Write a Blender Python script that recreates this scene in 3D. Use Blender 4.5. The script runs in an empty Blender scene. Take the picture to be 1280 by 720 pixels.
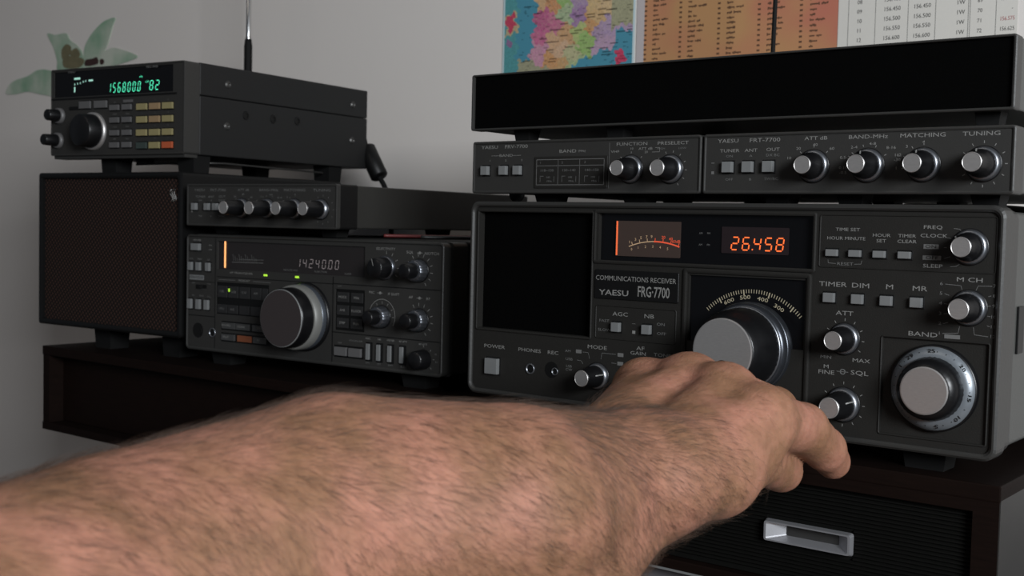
import bpy, bmesh, math, random
import numpy as np
from mathutils import Vector, Matrix
random.seed(7)
PI = math.pi
S = 0.001                      # everything below is written in millimetres
Z0 = 0.836                     # world height of local z = 0 (receiver base), metres
scn = bpy.context.scene
COL = scn.collection

# ---------------------------------------------------------------- camera
cam_d = bpy.data.cameras.new('camera'); cam = bpy.data.objects.new('camera', cam_d); COL.objects.link(cam)
cr = Vector((0.78561825, 0.61826239, 0.02357076)); cu = Vector((-0.05045886, 0.02605476, 0.99838622)); cf = Vector((-0.61665052, 0.7855398, -0.0516659))
m = Matrix((cr, cu, -cf)).transposed().to_4x4()
m.translation = Vector((0.50165, -0.59552, 0.10849 + Z0))
cam.matrix_world = m
cam_d.sensor_width = 36; cam_d.lens = 1493.1 * 36 / 1280
cam_d.clip_start = 0.02; cam_d.clip_end = 30
cam_d.dof.use_dof = True; cam_d.dof.focus_distance = 0.66; cam_d.dof.aperture_fstop = 20
scn.camera = cam
# ---------------------------------------------------------------- light
w = bpy.data.worlds.new('World'); scn.world = w; w.use_nodes = True
w.node_tree.nodes['Background'].inputs[0].default_value = (0.80, 0.88, 1.0, 1)
w.node_tree.nodes['Background'].inputs[1].default_value = 0.085
def area(name, loc, target, sx, sy, power, col):
    d = bpy.data.lights.new(name, 'AREA'); d.shape = 'RECTANGLE'; d.size = sx; d.size_y = sy; d.energy = power; d.color = col
    o = bpy.data.objects.new(name, d); COL.objects.link(o); o.location = loc
    o.rotation_euler = (Vector(target) - Vector(loc)).to_track_quat('-Z', 'Y').to_euler()
    return o
area('window_light', (1.62, -1.0, 1.34), (-0.1, 0.1, 1.0), 0.6, 0.5, 50, (0.92, 0.96, 1.0))
area('room_light', (-0.3, -1.3, 2.4), (-0.1, 0.2, 1.0), 0.9, 0.9, 3, (1.0, 0.90, 0.78))
vs = scn.view_settings; vs.view_transform = 'Standard'; vs.look = 'None'; vs.gamma = 1.0; vs.use_curve_mapping = False
vs.exposure = 0.0

# ---------------------------------------------------------------- materials
def mat(name, col, rough=0.5, metal=0.0, noise=0.0, nscale=300.0, bump=0.0, bscale=600.0, col2=None, spec=0.5, emit=None, estr=0.0, stretch=None):
    m = bpy.data.materials.new(name); m.use_nodes = True; nt = m.node_tree; b = nt.nodes['Principled BSDF']
    b.inputs['Base Color'].default_value = (*col, 1); b.inputs['Roughness'].default_value = rough; b.inputs['Metallic'].default_value = metal
    b.inputs['Specular IOR Level'].default_value = spec
    if emit: b.inputs['Emission Color'].default_value = (*emit, 1); b.inputs['Emission Strength'].default_value = estr
    if noise or bump:
        tc = nt.nodes.new('ShaderNodeTexCoord'); src = tc.outputs['Object']
        if stretch:
            mp = nt.nodes.new('ShaderNodeMapping'); mp.inputs['Scale'].default_value = stretch; nt.links.new(src, mp.inputs[0]); src = mp.outputs[0]
        n = nt.nodes.new('ShaderNodeTexNoise'); n.inputs['Scale'].default_value = nscale; n.inputs['Detail'].default_value = 4; nt.links.new(src, n.inputs['Vector'])
        if noise:
            mx = nt.nodes.new('ShaderNodeMix'); mx.data_type = 'RGBA'
            c2 = col2 if col2 else tuple(max(0, c * (1 - noise)) for c in col)
            mx.inputs[6].default_value = (*col, 1); mx.inputs[7].default_value = (*c2, 1)
            nt.links.new(n.outputs[0], mx.inputs[0]); nt.links.new(mx.outputs[2], b.inputs['Base Color'])
        if bump:
            n2 = nt.nodes.new('ShaderNodeTexNoise'); n2.inputs['Scale'].default_value = bscale; nt.links.new(src, n2.inputs['Vector'])
            bp = nt.nodes.new('ShaderNodeBump'); bp.inputs['Strength'].default_value = bump; bp.inputs['Distance'].default_value = 0.0004
            nt.links.new(n2.outputs[0], bp.inputs['Height']); nt.links.new(bp.outputs[0], b.inputs['Normal'])
    return m
M = {}
M['panel'] = mat('charcoal_panel_paint', (0.0125, 0.0118, 0.0105), 0.6, spec=0.22, noise=0.15, bump=0.25, bscale=1500)
M['panel2'] = mat('grey_panel_paint', (0.022, 0.0213, 0.020), 0.6, spec=0.25, noise=0.12, bump=0.2, bscale=1500)
M['rim'] = mat('bezel_grey', (0.024, 0.0235, 0.022), 0.45, spec=0.35, noise=0.1, bump=0.15)
M['case'] = mat('grey_case_paint', (0.045, 0.046, 0.043), 0.5, noise=0.06, bump=0.3, bscale=1200)
M['case_dark'] = mat('dark_case_paint', (0.009, 0.009, 0.0085), 0.6, spec=0.25, noise=0.1, bump=0.4, bscale=1400)
M['black'] = mat('black_plastic', (0.004, 0.004, 0.004), 0.45, spec=0.25, noise=0.2)
M['rubber'] = mat('black_rubber', (0.003, 0.003, 0.003), 0.75, spec=0.2, noise=0.2)
M['gloss'] = mat('black_display_glass', (0.003, 0.003, 0.0035), 0.15, spec=0.3, noise=0.1)
M['cloth'] = mat('black_speaker_cloth', (0.0012, 0.0012, 0.0012), 0.95, noise=0.5, nscale=1500, bump=0.5, bscale=2500, spec=0.03)
M['knob'] = mat('black_knob_plastic', (0.004, 0.004, 0.0045), 0.35, spec=0.35, noise=0.2)
M['alu'] = mat('brushed_aluminium', (0.42, 0.405, 0.395), 0.42, 0.75, noise=0.25, nscale=400, stretch=(1, 1, 6))
M['chrome'] = mat('chrome_ring', (0.22, 0.23, 0.25), 0.35, 0.9, noise=0.1)
M['button'] = mat('grey_button', (0.19, 0.195, 0.195), 0.45, 0.35, noise=0.12, nscale=200)
M['button_dim'] = mat('dim_grey_button', (0.085, 0.083, 0.083), 0.5, 0.1, noise=0.1)
M['yellow'] = mat('yellow_key', (0.21, 0.18, 0.085), 0.5, noise=0.1)
M['tan'] = mat('tan_key', (0.22, 0.15, 0.08), 0.5, noise=0.1)
M['orange'] = mat('orange_key', (0.34, 0.07, 0.025), 0.5, noise=0.1)
M['green_key'] = mat('dark_green_key', (0.028, 0.04, 0.036), 0.5, noise=0.1)
M['print'] = mat('printed_white', (0.17, 0.168, 0.16), 0.6, noise=0.1)
M['print_dim'] = mat('printed_grey', (0.105, 0.105, 0.102), 0.6, noise=0.1)
M['silver_ring'] = mat('pale_dial_ring', (0.19, 0.21, 0.23), 0.35, 0.5, noise=0.1)
M['led_red'] = mat('red_led_digits', (0.3, 0.05, 0.02), 0.4, noise=0.1, emit=(1.0, 0.16, 0.03), estr=1.15)
M['led_green'] = mat('green_display_digits', (0.05, 0.3, 0.2), 0.4, noise=0.1, emit=(0.10, 1.0, 0.55), estr=0.95)
M['led_pale'] = mat('pale_display_marks', (0.3, 0.4, 0.36), 0.4, noise=0.1, emit=(0.4, 0.9, 0.72), estr=0.5)
M['led_lime'] = mat('lime_indicator', (0.2, 0.4, 0.03), 0.4, noise=0.1, emit=(0.55, 1.0, 0.06), estr=0.7)
M['digit_grey'] = mat('pale_grey_digits', (0.25, 0.22, 0.22), 0.4, noise=0.1, emit=(0.6, 0.48, 0.48), estr=0.16)
M['needle'] = mat('orange_lit_needle', (0.5, 0.1, 0.03), 0.4, noise=0.1, emit=(1.0, 0.15, 0.05), estr=0.55)
M['needle2'] = mat('bright_orange_needle', (0.5, 0.2, 0.05), 0.4, noise=0.1, emit=(1.0, 0.42, 0.16), estr=1.3)
M['meter'] = mat('backlit_meter_face', (0.03, 0.022, 0.019), 0.3, noise=0.1, emit=(0.8, 0.42, 0.3), estr=0.012)
M['meter_red'] = mat('red_meter_marks', (0.4, 0.06, 0.03), 0.4, noise=0.1, emit=(1.0, 0.12, 0.05), estr=0.38)
M['meter_tan'] = mat('tan_meter_marks', (0.35, 0.25, 0.15), 0.4, noise=0.1, emit=(1.0, 0.6, 0.35), estr=0.14)
M['dial_print'] = mat('dial_scale_print', (0.22, 0.2, 0.15), 0.5, noise=0.1, emit=(1.0, 0.85, 0.5), estr=0.10)
M['kdisp'] = mat('smoked_display_window', (0.019, 0.0165, 0.0165), 0.2, spec=0.3, noise=0.3, nscale=20)
M['wood'] = mat('dark_walnut', (0.007, 0.0033, 0.0023), 0.6, spec=0.08, noise=0.6, nscale=60, stretch=(1, 1, 9), bump=0.2, bscale=200)
M['wood_side'] = mat('grey_brown_side', (0.018, 0.017, 0.0155), 0.5, noise=0.2, nscale=40, stretch=(1, 1, 6))  # lighter walnut for the right side, window light put into its colour
M['metal_dark'] = mat('dark_metal', (0.08, 0.078, 0.075), 0.4, 0.7, noise=0.3, nscale=120)
M['case_lit2'] = mat('charcoal_case', (0.010, 0.010, 0.010), 0.55, spec=0.25, noise=0.1, bump=0.3, bscale=1300)  # charcoal paint of the scanner case
M['key_dark'] = mat('dark_key', (0.012, 0.0118, 0.012), 0.5, noise=0.1)
M['key_grey'] = mat('grey_key', (0.035, 0.035, 0.035), 0.5, noise=0.1)
M['key_orange'] = mat('orange_key_cap', (0.15, 0.045, 0.018), 0.5, noise=0.1)
M['desk'] = mat('pale_grey_desk', (0.10, 0.095, 0.1), 0.5, noise=0.1, nscale=30)

# ---------------------------------------------------------------- mesh builder
class MB:
    def __init__(s, sc=1.0): s.v = []; s.f = []; s.mi = []; s.sm = []; s.sc = sc
    def add(s, vs, fs, mi=0, smooth=False):
        n = len(s.v); s.v += [tuple(c * S * s.sc for c in p) for p in vs]
        for f in fs: s.f.append([i + n for i in f]); s.mi.append(mi); s.sm.append(smooth)
        return s
    def box(s, x0, x1, y0, y1, z0, z1, mi=0, bev=0.0):
        if bev <= 0:
            vs = [(x, y, z) for x in (x0, x1) for y in (y0, y1) for z in (z0, z1)]
            return s.add(vs, [(0, 1, 3, 2), (4, 6, 7, 5), (0, 4, 5, 1), (2, 3, 7, 6), (0, 2, 6, 4), (1, 5, 7, 3)], mi)
        bm = bmesh.new(); bmesh.ops.create_cube(bm, size=1)
        for v in bm.verts: v.co = Vector(((x0 + x1) / 2 + v.co.x * (x1 - x0), (y0 + y1) / 2 + v.co.y * (y1 - y0), (z0 + z1) / 2 + v.co.z * (z1 - z0)))
        bmesh.ops.bevel(bm, geom=bm.edges[:], offset=bev, segments=2, profile=0.7, affect='EDGES')
        s.bm(bm, mi); return s
    def bm(s, bm, mi=0, smooth=False):
        bm.verts.ensure_lookup_table(); bm.verts.index_update()
        s.add([tuple(v.co) for v in bm.verts], [[v.index for v in f.verts] for f in bm.faces], mi, smooth); bm.free(); return s
    def rr(s, x0, x1, z0, z1, r, n=5):
        pts = []
        for cx, cz, a0 in ((x1 - r, z1 - r, 0), (x0 + r, z1 - r, 90), (x0 + r, z0 + r, 180), (x1 - r, z0 + r, 270)):
            for k in range(n + 1):
                a = math.radians(a0 + 90 * k / n); pts.append((cx + r * math.cos(a), cz + r * math.sin(a)))
        return pts
    def prism(s, pts, y0, y1, mi=0, ch=0.0):           # outline in x,z extruded from y0 (front) to y1 (back), front chamfer
        n = len(pts); vs = []
        if ch > 0:
            cx = sum(p[0] for p in pts) / n; cz = sum(p[1] for p in pts) / n
            xs = [p[0] for p in pts]; zs = [p[1] for p in pts]; W = max(xs) - min(xs); H = max(zs) - min(zs)
            mx = (max(xs) + min(xs)) / 2; mz = (max(zs) + min(zs)) / 2
            fr = [(mx + (p[0] - mx) * (1 - 2 * ch / W), mz + (p[1] - mz) * (1 - 2 * ch / H)) for p in pts]
            rings = [(fr, y0), (pts, y0 + ch), (pts, y1)]
        else: rings = [(pts, y0), (pts, y1)]
        for ring, y in rings: vs += [(p[0], y, p[1]) for p in ring]
        fs = [list(range(n))[::-1]]
        for k in range(len(rings) - 1):
            for i in range(n): j = (i + 1) % n; fs.append([k * n + i, k * n + j, (k + 1) * n + j, (k + 1) * n + i])
        fs.append([(len(rings) - 1) * n + i for i in range(n)])
        return s.add(vs, fs, mi)
    def rbox(s, x0, x1, z0, z1, y0, y1, r=1.0, ch=0.0, mi=0): return s.prism(s.rr(x0, x1, z0, z1, r), y0, y1, mi, ch)
    def ring(s, o, i, y0, y1, mi=0, ch=0.5):           # frame between two outlines with equal counts
        n = len(o); cxs = [(a[0] + b[0]) / 2 for a, b in zip(o, i)]; czs = [(a[1] + b[1]) / 2 for a, b in zip(o, i)]
        vs = [(p[0], y1, p[1]) for p in o] + [(p[0], y0 + ch, p[1]) for p in o]
        t = 0.35
        vs += [(p[0] * (1 - t) + q[0] * t, y0, p[1] * (1 - t) + q[1] * t) for p, q in zip(o, i)]
        vs += [(p[0] * t + q[0] * (1 - t), y0, p[1] * t + q[1] * (1 - t)) for p, q in zip(o, i)]
        vs += [(p[0], y0 + ch, p[1]) for p in i] + [(p[0], y1, p[1]) for p in i]
        fs = []
        for k in range(6):
            for a in range(n):
                b = (a + 1) % n; k2 = (k + 1) % 6
                fs.append([k * n + a, k * n + b, k2 * n + b, k2 * n + a])
        return s.add(vs, fs, mi)
    def holes(s, x0, x1, z0, z1, hs, y=0.0, mi=0, mf=0):   # flat face at y with rectangular recesses (a,b,c,d,depth,material)
        xs = sorted({x0, x1, *[h[0] for h in hs], *[h[1] for h in hs]}); zs = sorted({z0, z1, *[h[2] for h in hs], *[h[3] for h in hs]})
        for a, b in zip(xs, xs[1:]):
            for c, d in zip(zs, zs[1:]):
                mx, mz = (a + b) / 2, (c + d) / 2
                if not any(h[0] < mx < h[1] and h[2] < mz < h[3] for h in hs):
                    s.add([(a, y, c), (b, y, c), (b, y, d), (a, y, d)], [(0, 1, 2, 3)], mi)
        for h in hs:
            a, b, c, d, dp, m_ = h; Y = y + dp
            s.add([(a, y, c), (b, y, c), (b, y, d), (a, y, d), (a, Y, c), (b, Y, c), (b, Y, d), (a, Y, d)],
                  [(0, 4, 5, 1), (1, 5, 6, 2), (2, 6, 7, 3), (3, 7, 4, 0)], mi)
            s.add([(a, Y, c), (b, Y, c), (b, Y, d), (a, Y, d)], [(0, 1, 2, 3)], m_)
        return s
    def lathe(s, cx, cz, prof, n=40, mi=0, y=0.0, smooth=True, ribs=0, ramp=0.0):   # prof: (distance towards viewer, radius)
        vs = []; fs = []
        for d, r in prof:
            for k in range(n):
                a = 2 * PI * k / n; rr = r * (1 - ramp * (0.5 + 0.5 * math.cos(a * ribs)) if ribs else 1)
                vs.append((cx + rr * math.cos(a), y - d, cz + rr * math.sin(a)))
        for k in range(len(prof) - 1):
            for i in range(n):
                j = (i + 1) % n; fs.append([k * n + i, k * n + j, (k + 1) * n + j, (k + 1) * n + i])
        if prof[-1][1] > 1e-6: fs.append([(len(prof) - 1) * n + i for i in range(n)])
        return s.add(vs, fs, mi, smooth)
    def tube(s, pts, r, n=8, mi=0, closed=False):
        P = [Vector(p) for p in pts]; vs = []; fs = []
        for i, p in enumerate(P):
            t = (P[min(i + 1, len(P) - 1)] - P[max(i - 1, 0)]).normalized()
            a = t.cross(Vector((0, 0, 1)) if abs(t.z) < 0.9 else Vector((1, 0, 0))).normalized(); b = t.cross(a)
            rr = r[i] if isinstance(r, (list, tuple)) else r
            for k in range(n): q = p + a * rr * math.cos(2 * PI * k / n) + b * rr * math.sin(2 * PI * k / n); vs.append(tuple(q))
        for i in range(len(P) - 1):
            for k in range(n): j = (k + 1) % n; fs.append([i * n + k, i * n + j, (i + 1) * n + j, (i + 1) * n + k])
        fs += [list(range(n))[::-1], [(len(P) - 1) * n + k for k in range(n)]]
        return s.add(vs, fs, mi, True)
    def strip(s, pts, w, y, mi=0):                     # flat printed line in x,z
        for (a, b) in zip(pts, pts[1:]):
            d = Vector((b[0] - a[0], b[1] - a[1])); L = d.length
            if L < 1e-6: continue
            nx, nz = -d.y / L * w / 2, d.x / L * w / 2
            s.add([(a[0] + nx, y, a[1] + nz), (a[0] - nx, y, a[1] - nz), (b[0] - nx, y, b[1] - nz), (b[0] + nx, y, b[1] + nz)], [(0, 1, 2, 3)], mi)
        return s
    def text(s, t, x, z, size, y=-0.15, mi=0, wide=1.0, ang=0.0, align='CENTER', bold=0.0):
        cu_ = bpy.data.curves.new('tmp', 'FONT'); cu_.body = t; cu_.size = size * 1.4; cu_.align_x = align; cu_.align_y = 'CENTER'; cu_.resolution_u = 2; cu_.offset = bold
        ob = bpy.data.objects.new('tmp', cu_); me = ob.to_mesh()
        ca, sa = math.cos(ang), math.sin(ang)
        vs = [(x + v.co.x * wide * ca - v.co.y * sa, y, z + v.co.x * wide * sa + v.co.y * ca) for v in me.vertices]
        s.add(vs, [list(p.vertices) for p in me.polygons], mi)
        ob.to_mesh_clear(); bpy.data.objects.remove(ob); bpy.data.curves.remove(cu_); return s
    def seg(s, t, x, z, w, h, pitch, th=0.8, y=-0.1, mi=0, slant=0.12):
        T = {'0': 'abcdef', '1': 'bc', '2': 'abged', '3': 'abgcd', '4': 'fgbc', '5': 'afgcd', '6': 'afgedc', '7': 'abc', '8': 'abcdefg', '9': 'abcdfg', '-': 'g'}
        for ch in t:
            if ch == '.':
                px = x - pitch * 0.12; s.add([(px, y, z), (px + th, y, z), (px + th, y, z + th), (px, y, z + th)], [(0, 1, 2, 3)], mi); continue
            g = th * 0.65
            sg = {'a': ((g, h), (w - g, h)), 'd': ((g, 0), (w - g, 0)), 'g': ((g, h / 2), (w - g, h / 2)), 'f': ((0, h / 2 + g), (0, h - g)),
                  'e': ((0, g), (0, h / 2 - g)), 'b': ((w, h / 2 + g), (w, h - g)), 'c': ((w, g), (w, h / 2 - g))}
            for k in T.get(ch, ''):
                (a, b), (c, d) = sg[k]; s.strip([(x + a + b * slant, z + b), (x + c + d * slant, z + d)], th, y, mi)
            x += pitch
        return s
    def build(s, name, mats, parent=None, loc=None, rz=0.0):
        me = bpy.data.meshes.new(name); me.from_pydata(s.v, [], s.f)
        for m_ in (mats if isinstance(mats, (list, tuple)) else [mats]): me.materials.append(M[m_] if isinstance(m_, str) else m_)
        me.polygons.foreach_set('material_index', s.mi); me.polygons.foreach_set('use_smooth', s.sm)
        bm = bmesh.new(); bm.from_mesh(me); bmesh.ops.recalc_face_normals(bm, faces=bm.faces[:]); bm.to_mesh(me); bm.free()
        o = bpy.data.objects.new(name, me); COL.objects.link(o)
        if parent: o.parent = parent
        if loc is not None: o.location = (loc[0] * S, loc[1] * S, loc[2] * S + Z0); o.rotation_euler.z = rz
        return o
def tag(o, label=None, cat=None, group=None, kind=None):
    if label: o['label'] = label
    if cat: o['category'] = cat
    if group: o['group'] = group
    if kind: o['kind'] = kind
    return o
def thing(name, label, cat, loc, rz=0.0, group=None):
    o = bpy.data.objects.new(name, None); COL.objects.link(o); o.empty_display_size = 0.02
    o.location = (loc[0] * S, loc[1] * S, loc[2] * S + Z0); o.rotation_euler.z = rz
    return tag(o, label, cat, group)

# ---------------------------------------------------------------- shared parts
def knob(p, x, z, R, rc, d, sc=1.0, ring=True, cap='alu', mark=None, name='knob', y=0.0, ringmat='chrome'):
    """skirted control knob: black fluted body that narrows to a metal-faced front, bright skirt ring behind"""
    rc = rc * 1.08
    b = MB(sc)
    b.lathe(x, z, [(0.05, R * 1.06), (0.6, R * 1.06), (0.8, R)], 48, 0, y)
    b.lathe(x, z, [(0.6, R * 0.85), (d * 0.2, R * 0.84), (d * 0.5, R * 0.8), (d * 0.56, rc * 1.16), (d - 0.5, rc * 1.09), (d, rc * 1.03)], 48, 0, y, ribs=24, ramp=0.03)
    if mark is not None:
        a = mark; ca, sa = math.cos(a), math.sin(a)
        for r0, r1, d0, d1 in ((rc * 1.14, R * 0.82, d * 0.6, d * 0.55), (R * 0.82, R * 0.87, d * 0.55, d * 0.2)):
            b.add([(x + r0 * ca + px_, y - d0, z + r0 * sa + pz_) for px_, pz_ in ((-sa * 0.35, ca * 0.35), (sa * 0.35, -ca * 0.35))] + [(x + r1 * ca + px_, y - d1, z + r1 * sa + pz_) for px_, pz_ in ((sa * 0.35, -ca * 0.35), (-sa * 0.35, ca * 0.35))], [(0, 1, 2, 3)], 1)
    k = b.build(name, ['knob', 'print'], p)
    if ring:
        MB(sc).lathe(x, z, [(0.5, R * 1.0), (0.9, R * 1.0), (d * 0.19, R * 0.9), (d * 0.19, R * 0.82)], 48, 0, y).build('knob_ring', ringmat, k)
    if cap:
        MB(sc).lathe(x, z, [(d - 0.6, rc), (d + 0.25, rc), (d + 0.5, rc * 0.94), (d + 0.35, rc * 0.9)], 40, 0, y, smooth=False).build('knob_cap', cap, k)
    return k
def button(p, x, z, w, h, d=3.0, sc=1.0, m='button', y=0.0, well=True):
    o = MB(sc).box(x - w / 2, x + w / 2, y - d, y + 0.5, z - h / 2, z + h / 2, 0, 0.35)
    if well:
        o.ring(o.rr(x - w / 2 - 0.9, x + w / 2 + 0.9, z - h / 2 - 0.9, z + h / 2 + 0.9, 0.4, 2), o.rr(x - w / 2 - 0.1, x + w / 2 + 0.1, z - h / 2 - 0.1, z + h / 2 + 0.1, 0.2, 2), y - 0.25, y + 0.4, 1, 0.1)
    bo = o.build('button', [m, 'black'], p)
    lab = {'yellow': 'pale yellow key', 'tan': 'tan key', 'orange': 'orange key', 'green_key': 'dark green key', 'key_orange': 'orange key'}.get(m)
    if lab: bo['label'] = lab
    return bo
def ticks(b, x, z, r0, r1, a0, a1, n, w=0.35, mi=0, y=-0.15):
    for k in range(n):
        a = math.radians(a0 + (a1 - a0) * k / (n - 1)); b.strip([(x + r0 * math.cos(a), z + r0 * math.sin(a)), (x + r1 * math.cos(a), z + r1 * math.sin(a))], w, y, mi)
def foot(p, x, y, z0, z1, w=20, l=16, sc=1.0, name='foot', taper=0.82):
    a, b_ = w / 2, l / 2; t = taper
    vs = [(x - a, y - b_, z1), (x + a, y - b_, z1), (x + a, y + b_, z1), (x - a, y + b_, z1), (x - a * t, y - b_ * t, z0), (x + a * t, y - b_ * t, z0), (x + a * t, y + b_ * t, z0), (x - a * t, y + b_ * t, z0)]
    return MB(sc).add(vs, [(0, 1, 2, 3), (7, 6, 5, 4), (0, 4, 5, 1), (1, 5, 6, 2), (2, 6, 7, 3), (3, 7, 4, 0)]).build(name, 'rubber', p)

# ================================================================ the setting
def plane_struct(name, vs, m_, kind='structure'):
    o = MB().add(vs, [(0, 1, 2, 3)]).build(name, m_); tag(o, kind=kind); return o
wm = bpy.data.materials.new('matt_wall_paint'); wm.use_nodes = True; nt = wm.node_tree; pb = nt.nodes['Principled BSDF']
pb.inputs['Roughness'].default_value = 0.85
n_ = nt.nodes.new('ShaderNodeTexNoise'); n_.inputs['Scale'].default_value = 3.0; n_.inputs['Detail'].default_value = 6
g_ = nt.nodes.new('ShaderNodeNewGeometry'); nt.links.new(g_.outputs['Position'], n_.inputs['Vector'])
mx = nt.nodes.new('ShaderNodeMix'); mx.data_type = 'RGBA'; mx.inputs[6].default_value = (0.56, 0.52, 0.49, 1); mx.inputs[7].default_value = (0.60, 0.57, 0.54, 1)
nt.links.new(n_.outputs[0], mx.inputs[0]); nt.links.new(mx.outputs[2], pb.inputs['Base Color'])
n2 = nt.nodes.new('ShaderNodeTexNoise'); n2.inputs['Scale'].default_value = 140; nt.links.new(g_.outputs['Position'], n2.inputs['Vector'])
bp = nt.nodes.new('ShaderNodeBump'); bp.inputs['Strength'].default_value = 0.12; bp.inputs['Distance'].default_value = 0.001
nt.links.new(n2.outputs[0], bp.inputs['Height']); nt.links.new(bp.outputs[0], pb.inputs['Normal'])
ZF = -Z0 / S
o = MB().box(-2200, 1600, 330, 430, ZF, 1700).build('wall_back', wm, loc=(0, 0, 0)); tag(o, kind='structure')
fm = mat('floor_boards', (0.13, 0.08, 0.05), 0.5, noise=0.4, nscale=8, stretch=(1, 9, 1))
o = MB().box(-2200, 1600, -2400, 430, ZF - 50, ZF).build('floor', fm, loc=(0, 0, 0)); tag(o, kind='structure')
o = MB().box(-2200, 1600, 316, 330, ZF, ZF + 80, 0, 2).build('baseboard_back', mat('white_baseboard', (0.6, 0.58, 0.55), 0.5, noise=0.05), loc=(0, 0, 0)); tag(o, kind='structure')

# ---- desk under the cabinet
CB = -88.5
dk = thing('desk', 'pale grey desk top just visible under the dark wooden cabinet', 'desk', (-80, 40, ZF))
def dz(z): return z - ZF
MB().box(-330, 700, -28, 285, dz(CB - 25), dz(CB), 0, 1.5).build('desk_top', 'desk', dk)
for x in (-320, 640):
    for y in (-24, 225): MB().box(x, x + 40, y, y + 40, 0, dz(CB - 25), 0, 2).build('leg', 'metal_dark', dk)

# ---- long low wooden cabinet
CT = -11.3; CX0, CX1 = -514.0, 336.7
cb = thing('wooden_cabinet', 'long dark walnut cabinet that carries all the radio equipment', 'cabinet', (0, 0, CB))
def cz(z): return z - CB
b = MB()
b.box(CX0, CX1, 0, 305, cz(-19.5), cz(CT), 0, 0.8)
b.box(CX0, CX1, 0, 305, 0, 7, 0, 0.8)
b.box(CX0, CX0 + 10, 1, 305, 7, cz(-19.5)); b.box(CX1 - 13, CX1 - 0.6, 0.5, 305, 7, cz(-19.5)); b.box(-14, 4, 0.5, 305, 7, cz(-19.5)); b.box(4, CX1 - 13, 0.5, 8, cz(-25.5), cz(-19.5))
b.box(CX0 + 10, CX1 - 13, 296, 305, 7, cz(-19.5))
b.box(CX1 - 0.6, CX1, 1, 304, 1, cz(CT) - 1, 1)
b.box(4, CX1, -0.4, 3, 0, 1.3, 2)
b.build('carcass', ['wood', 'wood_side', 'button'], cb)
MB().box(CX0 + 10.5, -14.5, 15, 22, 7.5, cz(-20), 0, 0.5).build('recessed_panel', 'wood', cb)
b = MB(); z = 10.5; hx0, hx1, hz0, hz1 = 212.2, 262.8, cz(-60.6), cz(-48.2)
b.box(4.5, hx0 + 1, 6, 10, 7.5, cz(-26)); b.box(hx1 - 1, CX1 - 13.5, 6, 10, 7.5, cz(-26)); b.box(hx0 + 1, hx1 - 1, 6, 10, 7.5, hz0 + 1); b.box(hx0 + 1, hx1 - 1, 6, 10, hz1 - 1, cz(-26))
while z < cz(-27.5):
    spans = [(5, CX1 - 14)] if (z + 2.9 < hz0 or z > hz1) else [(5, hx0 + 0.6), (hx1 - 0.6, CX1 - 14)]
    for xa, xb in spans:
        b.add([(xa, 6, z), (xa, 4.6, z + 0.7), (xa, 4.6, z + 1.3), (xa, 6, z + 2.0), (xb, 6, z), (xb, 4.6, z + 0.7), (xb, 4.6, z + 1.3), (xb, 6, z + 2.0)], [(0, 4, 5, 1), (1, 5, 6, 2), (2, 6, 7, 3), (0, 1, 2, 3), (7, 6, 5, 4)])
    z += 2.1
dr = b.build('ribbed_drawer', mat('black_ribbed_front', (0.0035, 0.0035, 0.003), 0.6, spec=0.12, noise=0.3), cb)
b = MB(); hx0, hx1, hz0, hz1 = 212.2, 262.8, cz(-60.6), cz(-48.2)
def rect(x0, x1, z0, z1, y): return [(x0, y, z0), (x1, y, z0), (x1, y, z1), (x0, y, z1)]
L = [b.rr(hx0, hx1, hz0, hz1, 1.5, 3), b.rr(hx0 + .8, hx1 - .8, hz0 + .8, hz1 - .8, 1.3, 3), b.rr(hx0 + 2, hx1 - 2, hz0 + 1.6, hz1 - 1.6, 1.0, 3), b.rr(hx0 + 11.5, hx1 - 9, hz0 + 4.0, hz1 - 3.0, 0.6, 3)]
ys = [4.0, 0.6, 0.6, 6.5]; vs = []; n = len(L[0]); fs = []
for ring, y in zip(L, ys): vs += [(p[0], y, p[1]) for p in ring]
for k in range(3):
    for i in range(n): j = (i + 1) % n; fs.append([k * n + i, k * n + j, (k + 1) * n + j, (k + 1) * n + i])
b.add(vs, fs); h = b.build('handle', mat('satin_silver', (0.5, 0.5, 0.52), 0.35, 0.8, noise=0.08), dr)
MB().add([(p[0], 6.4, p[1]) for p in L[3]], [list(range(n))]).build('handle_recess', 'metal_dark', dr)

# ================================================================ big receiver (right, bottom)
F = thing('communications_receiver', 'large charcoal receiver with red digits 26.458 and big central tuning knob', 'radio', (0, 0, 0))
b = MB()
hs = [(6.5, 94.5, 42.6, 117.3, 5, 1), (99.2, 236.2, 89.6, 118, 3, 2), (162, 232.6, 46, 83.4, 2.0, 2), (275.7, 327.8, 7.6, 56.6, 1.2, 0)]
b.holes(2, 332, 2, 122, hs, 0, 0)
b.build('front_panel', ['panel', 'cloth', 'gloss'], F)
b = MB(); b.ring(b.rr(0, 334, 0, 124, 6), b.rr(3.2, 330.8, 3.2, 120.8, 4), -2.2, 6, 0, 1.0)
b.prism(b.rr(0, 334, 0, 124, 6), 6, 12, 0); b.prism(b.rr(1.2, 332.8, 1.2, 122.8, 6), 12, 24, 0)
b.build('bezel', 'rim', F)
MB().rbox(3, 331, 3, 121.5, 24, 225, 3, 0.8).build('case', 'case', F)
MB().add([(331.2, 34, 50), (331.2, 44, 50), (331.2, 44, 74), (331.2, 34, 74)], [(0, 1, 2, 3)]).box(331, 332.2, 34, 44, 50, 74, 0, 0.5).build('side_slot', 'black', F)
for x in (40, 294):
    for y in (24, 200): foot(F, x, y, -11.3, 3, 24, 20)
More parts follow.
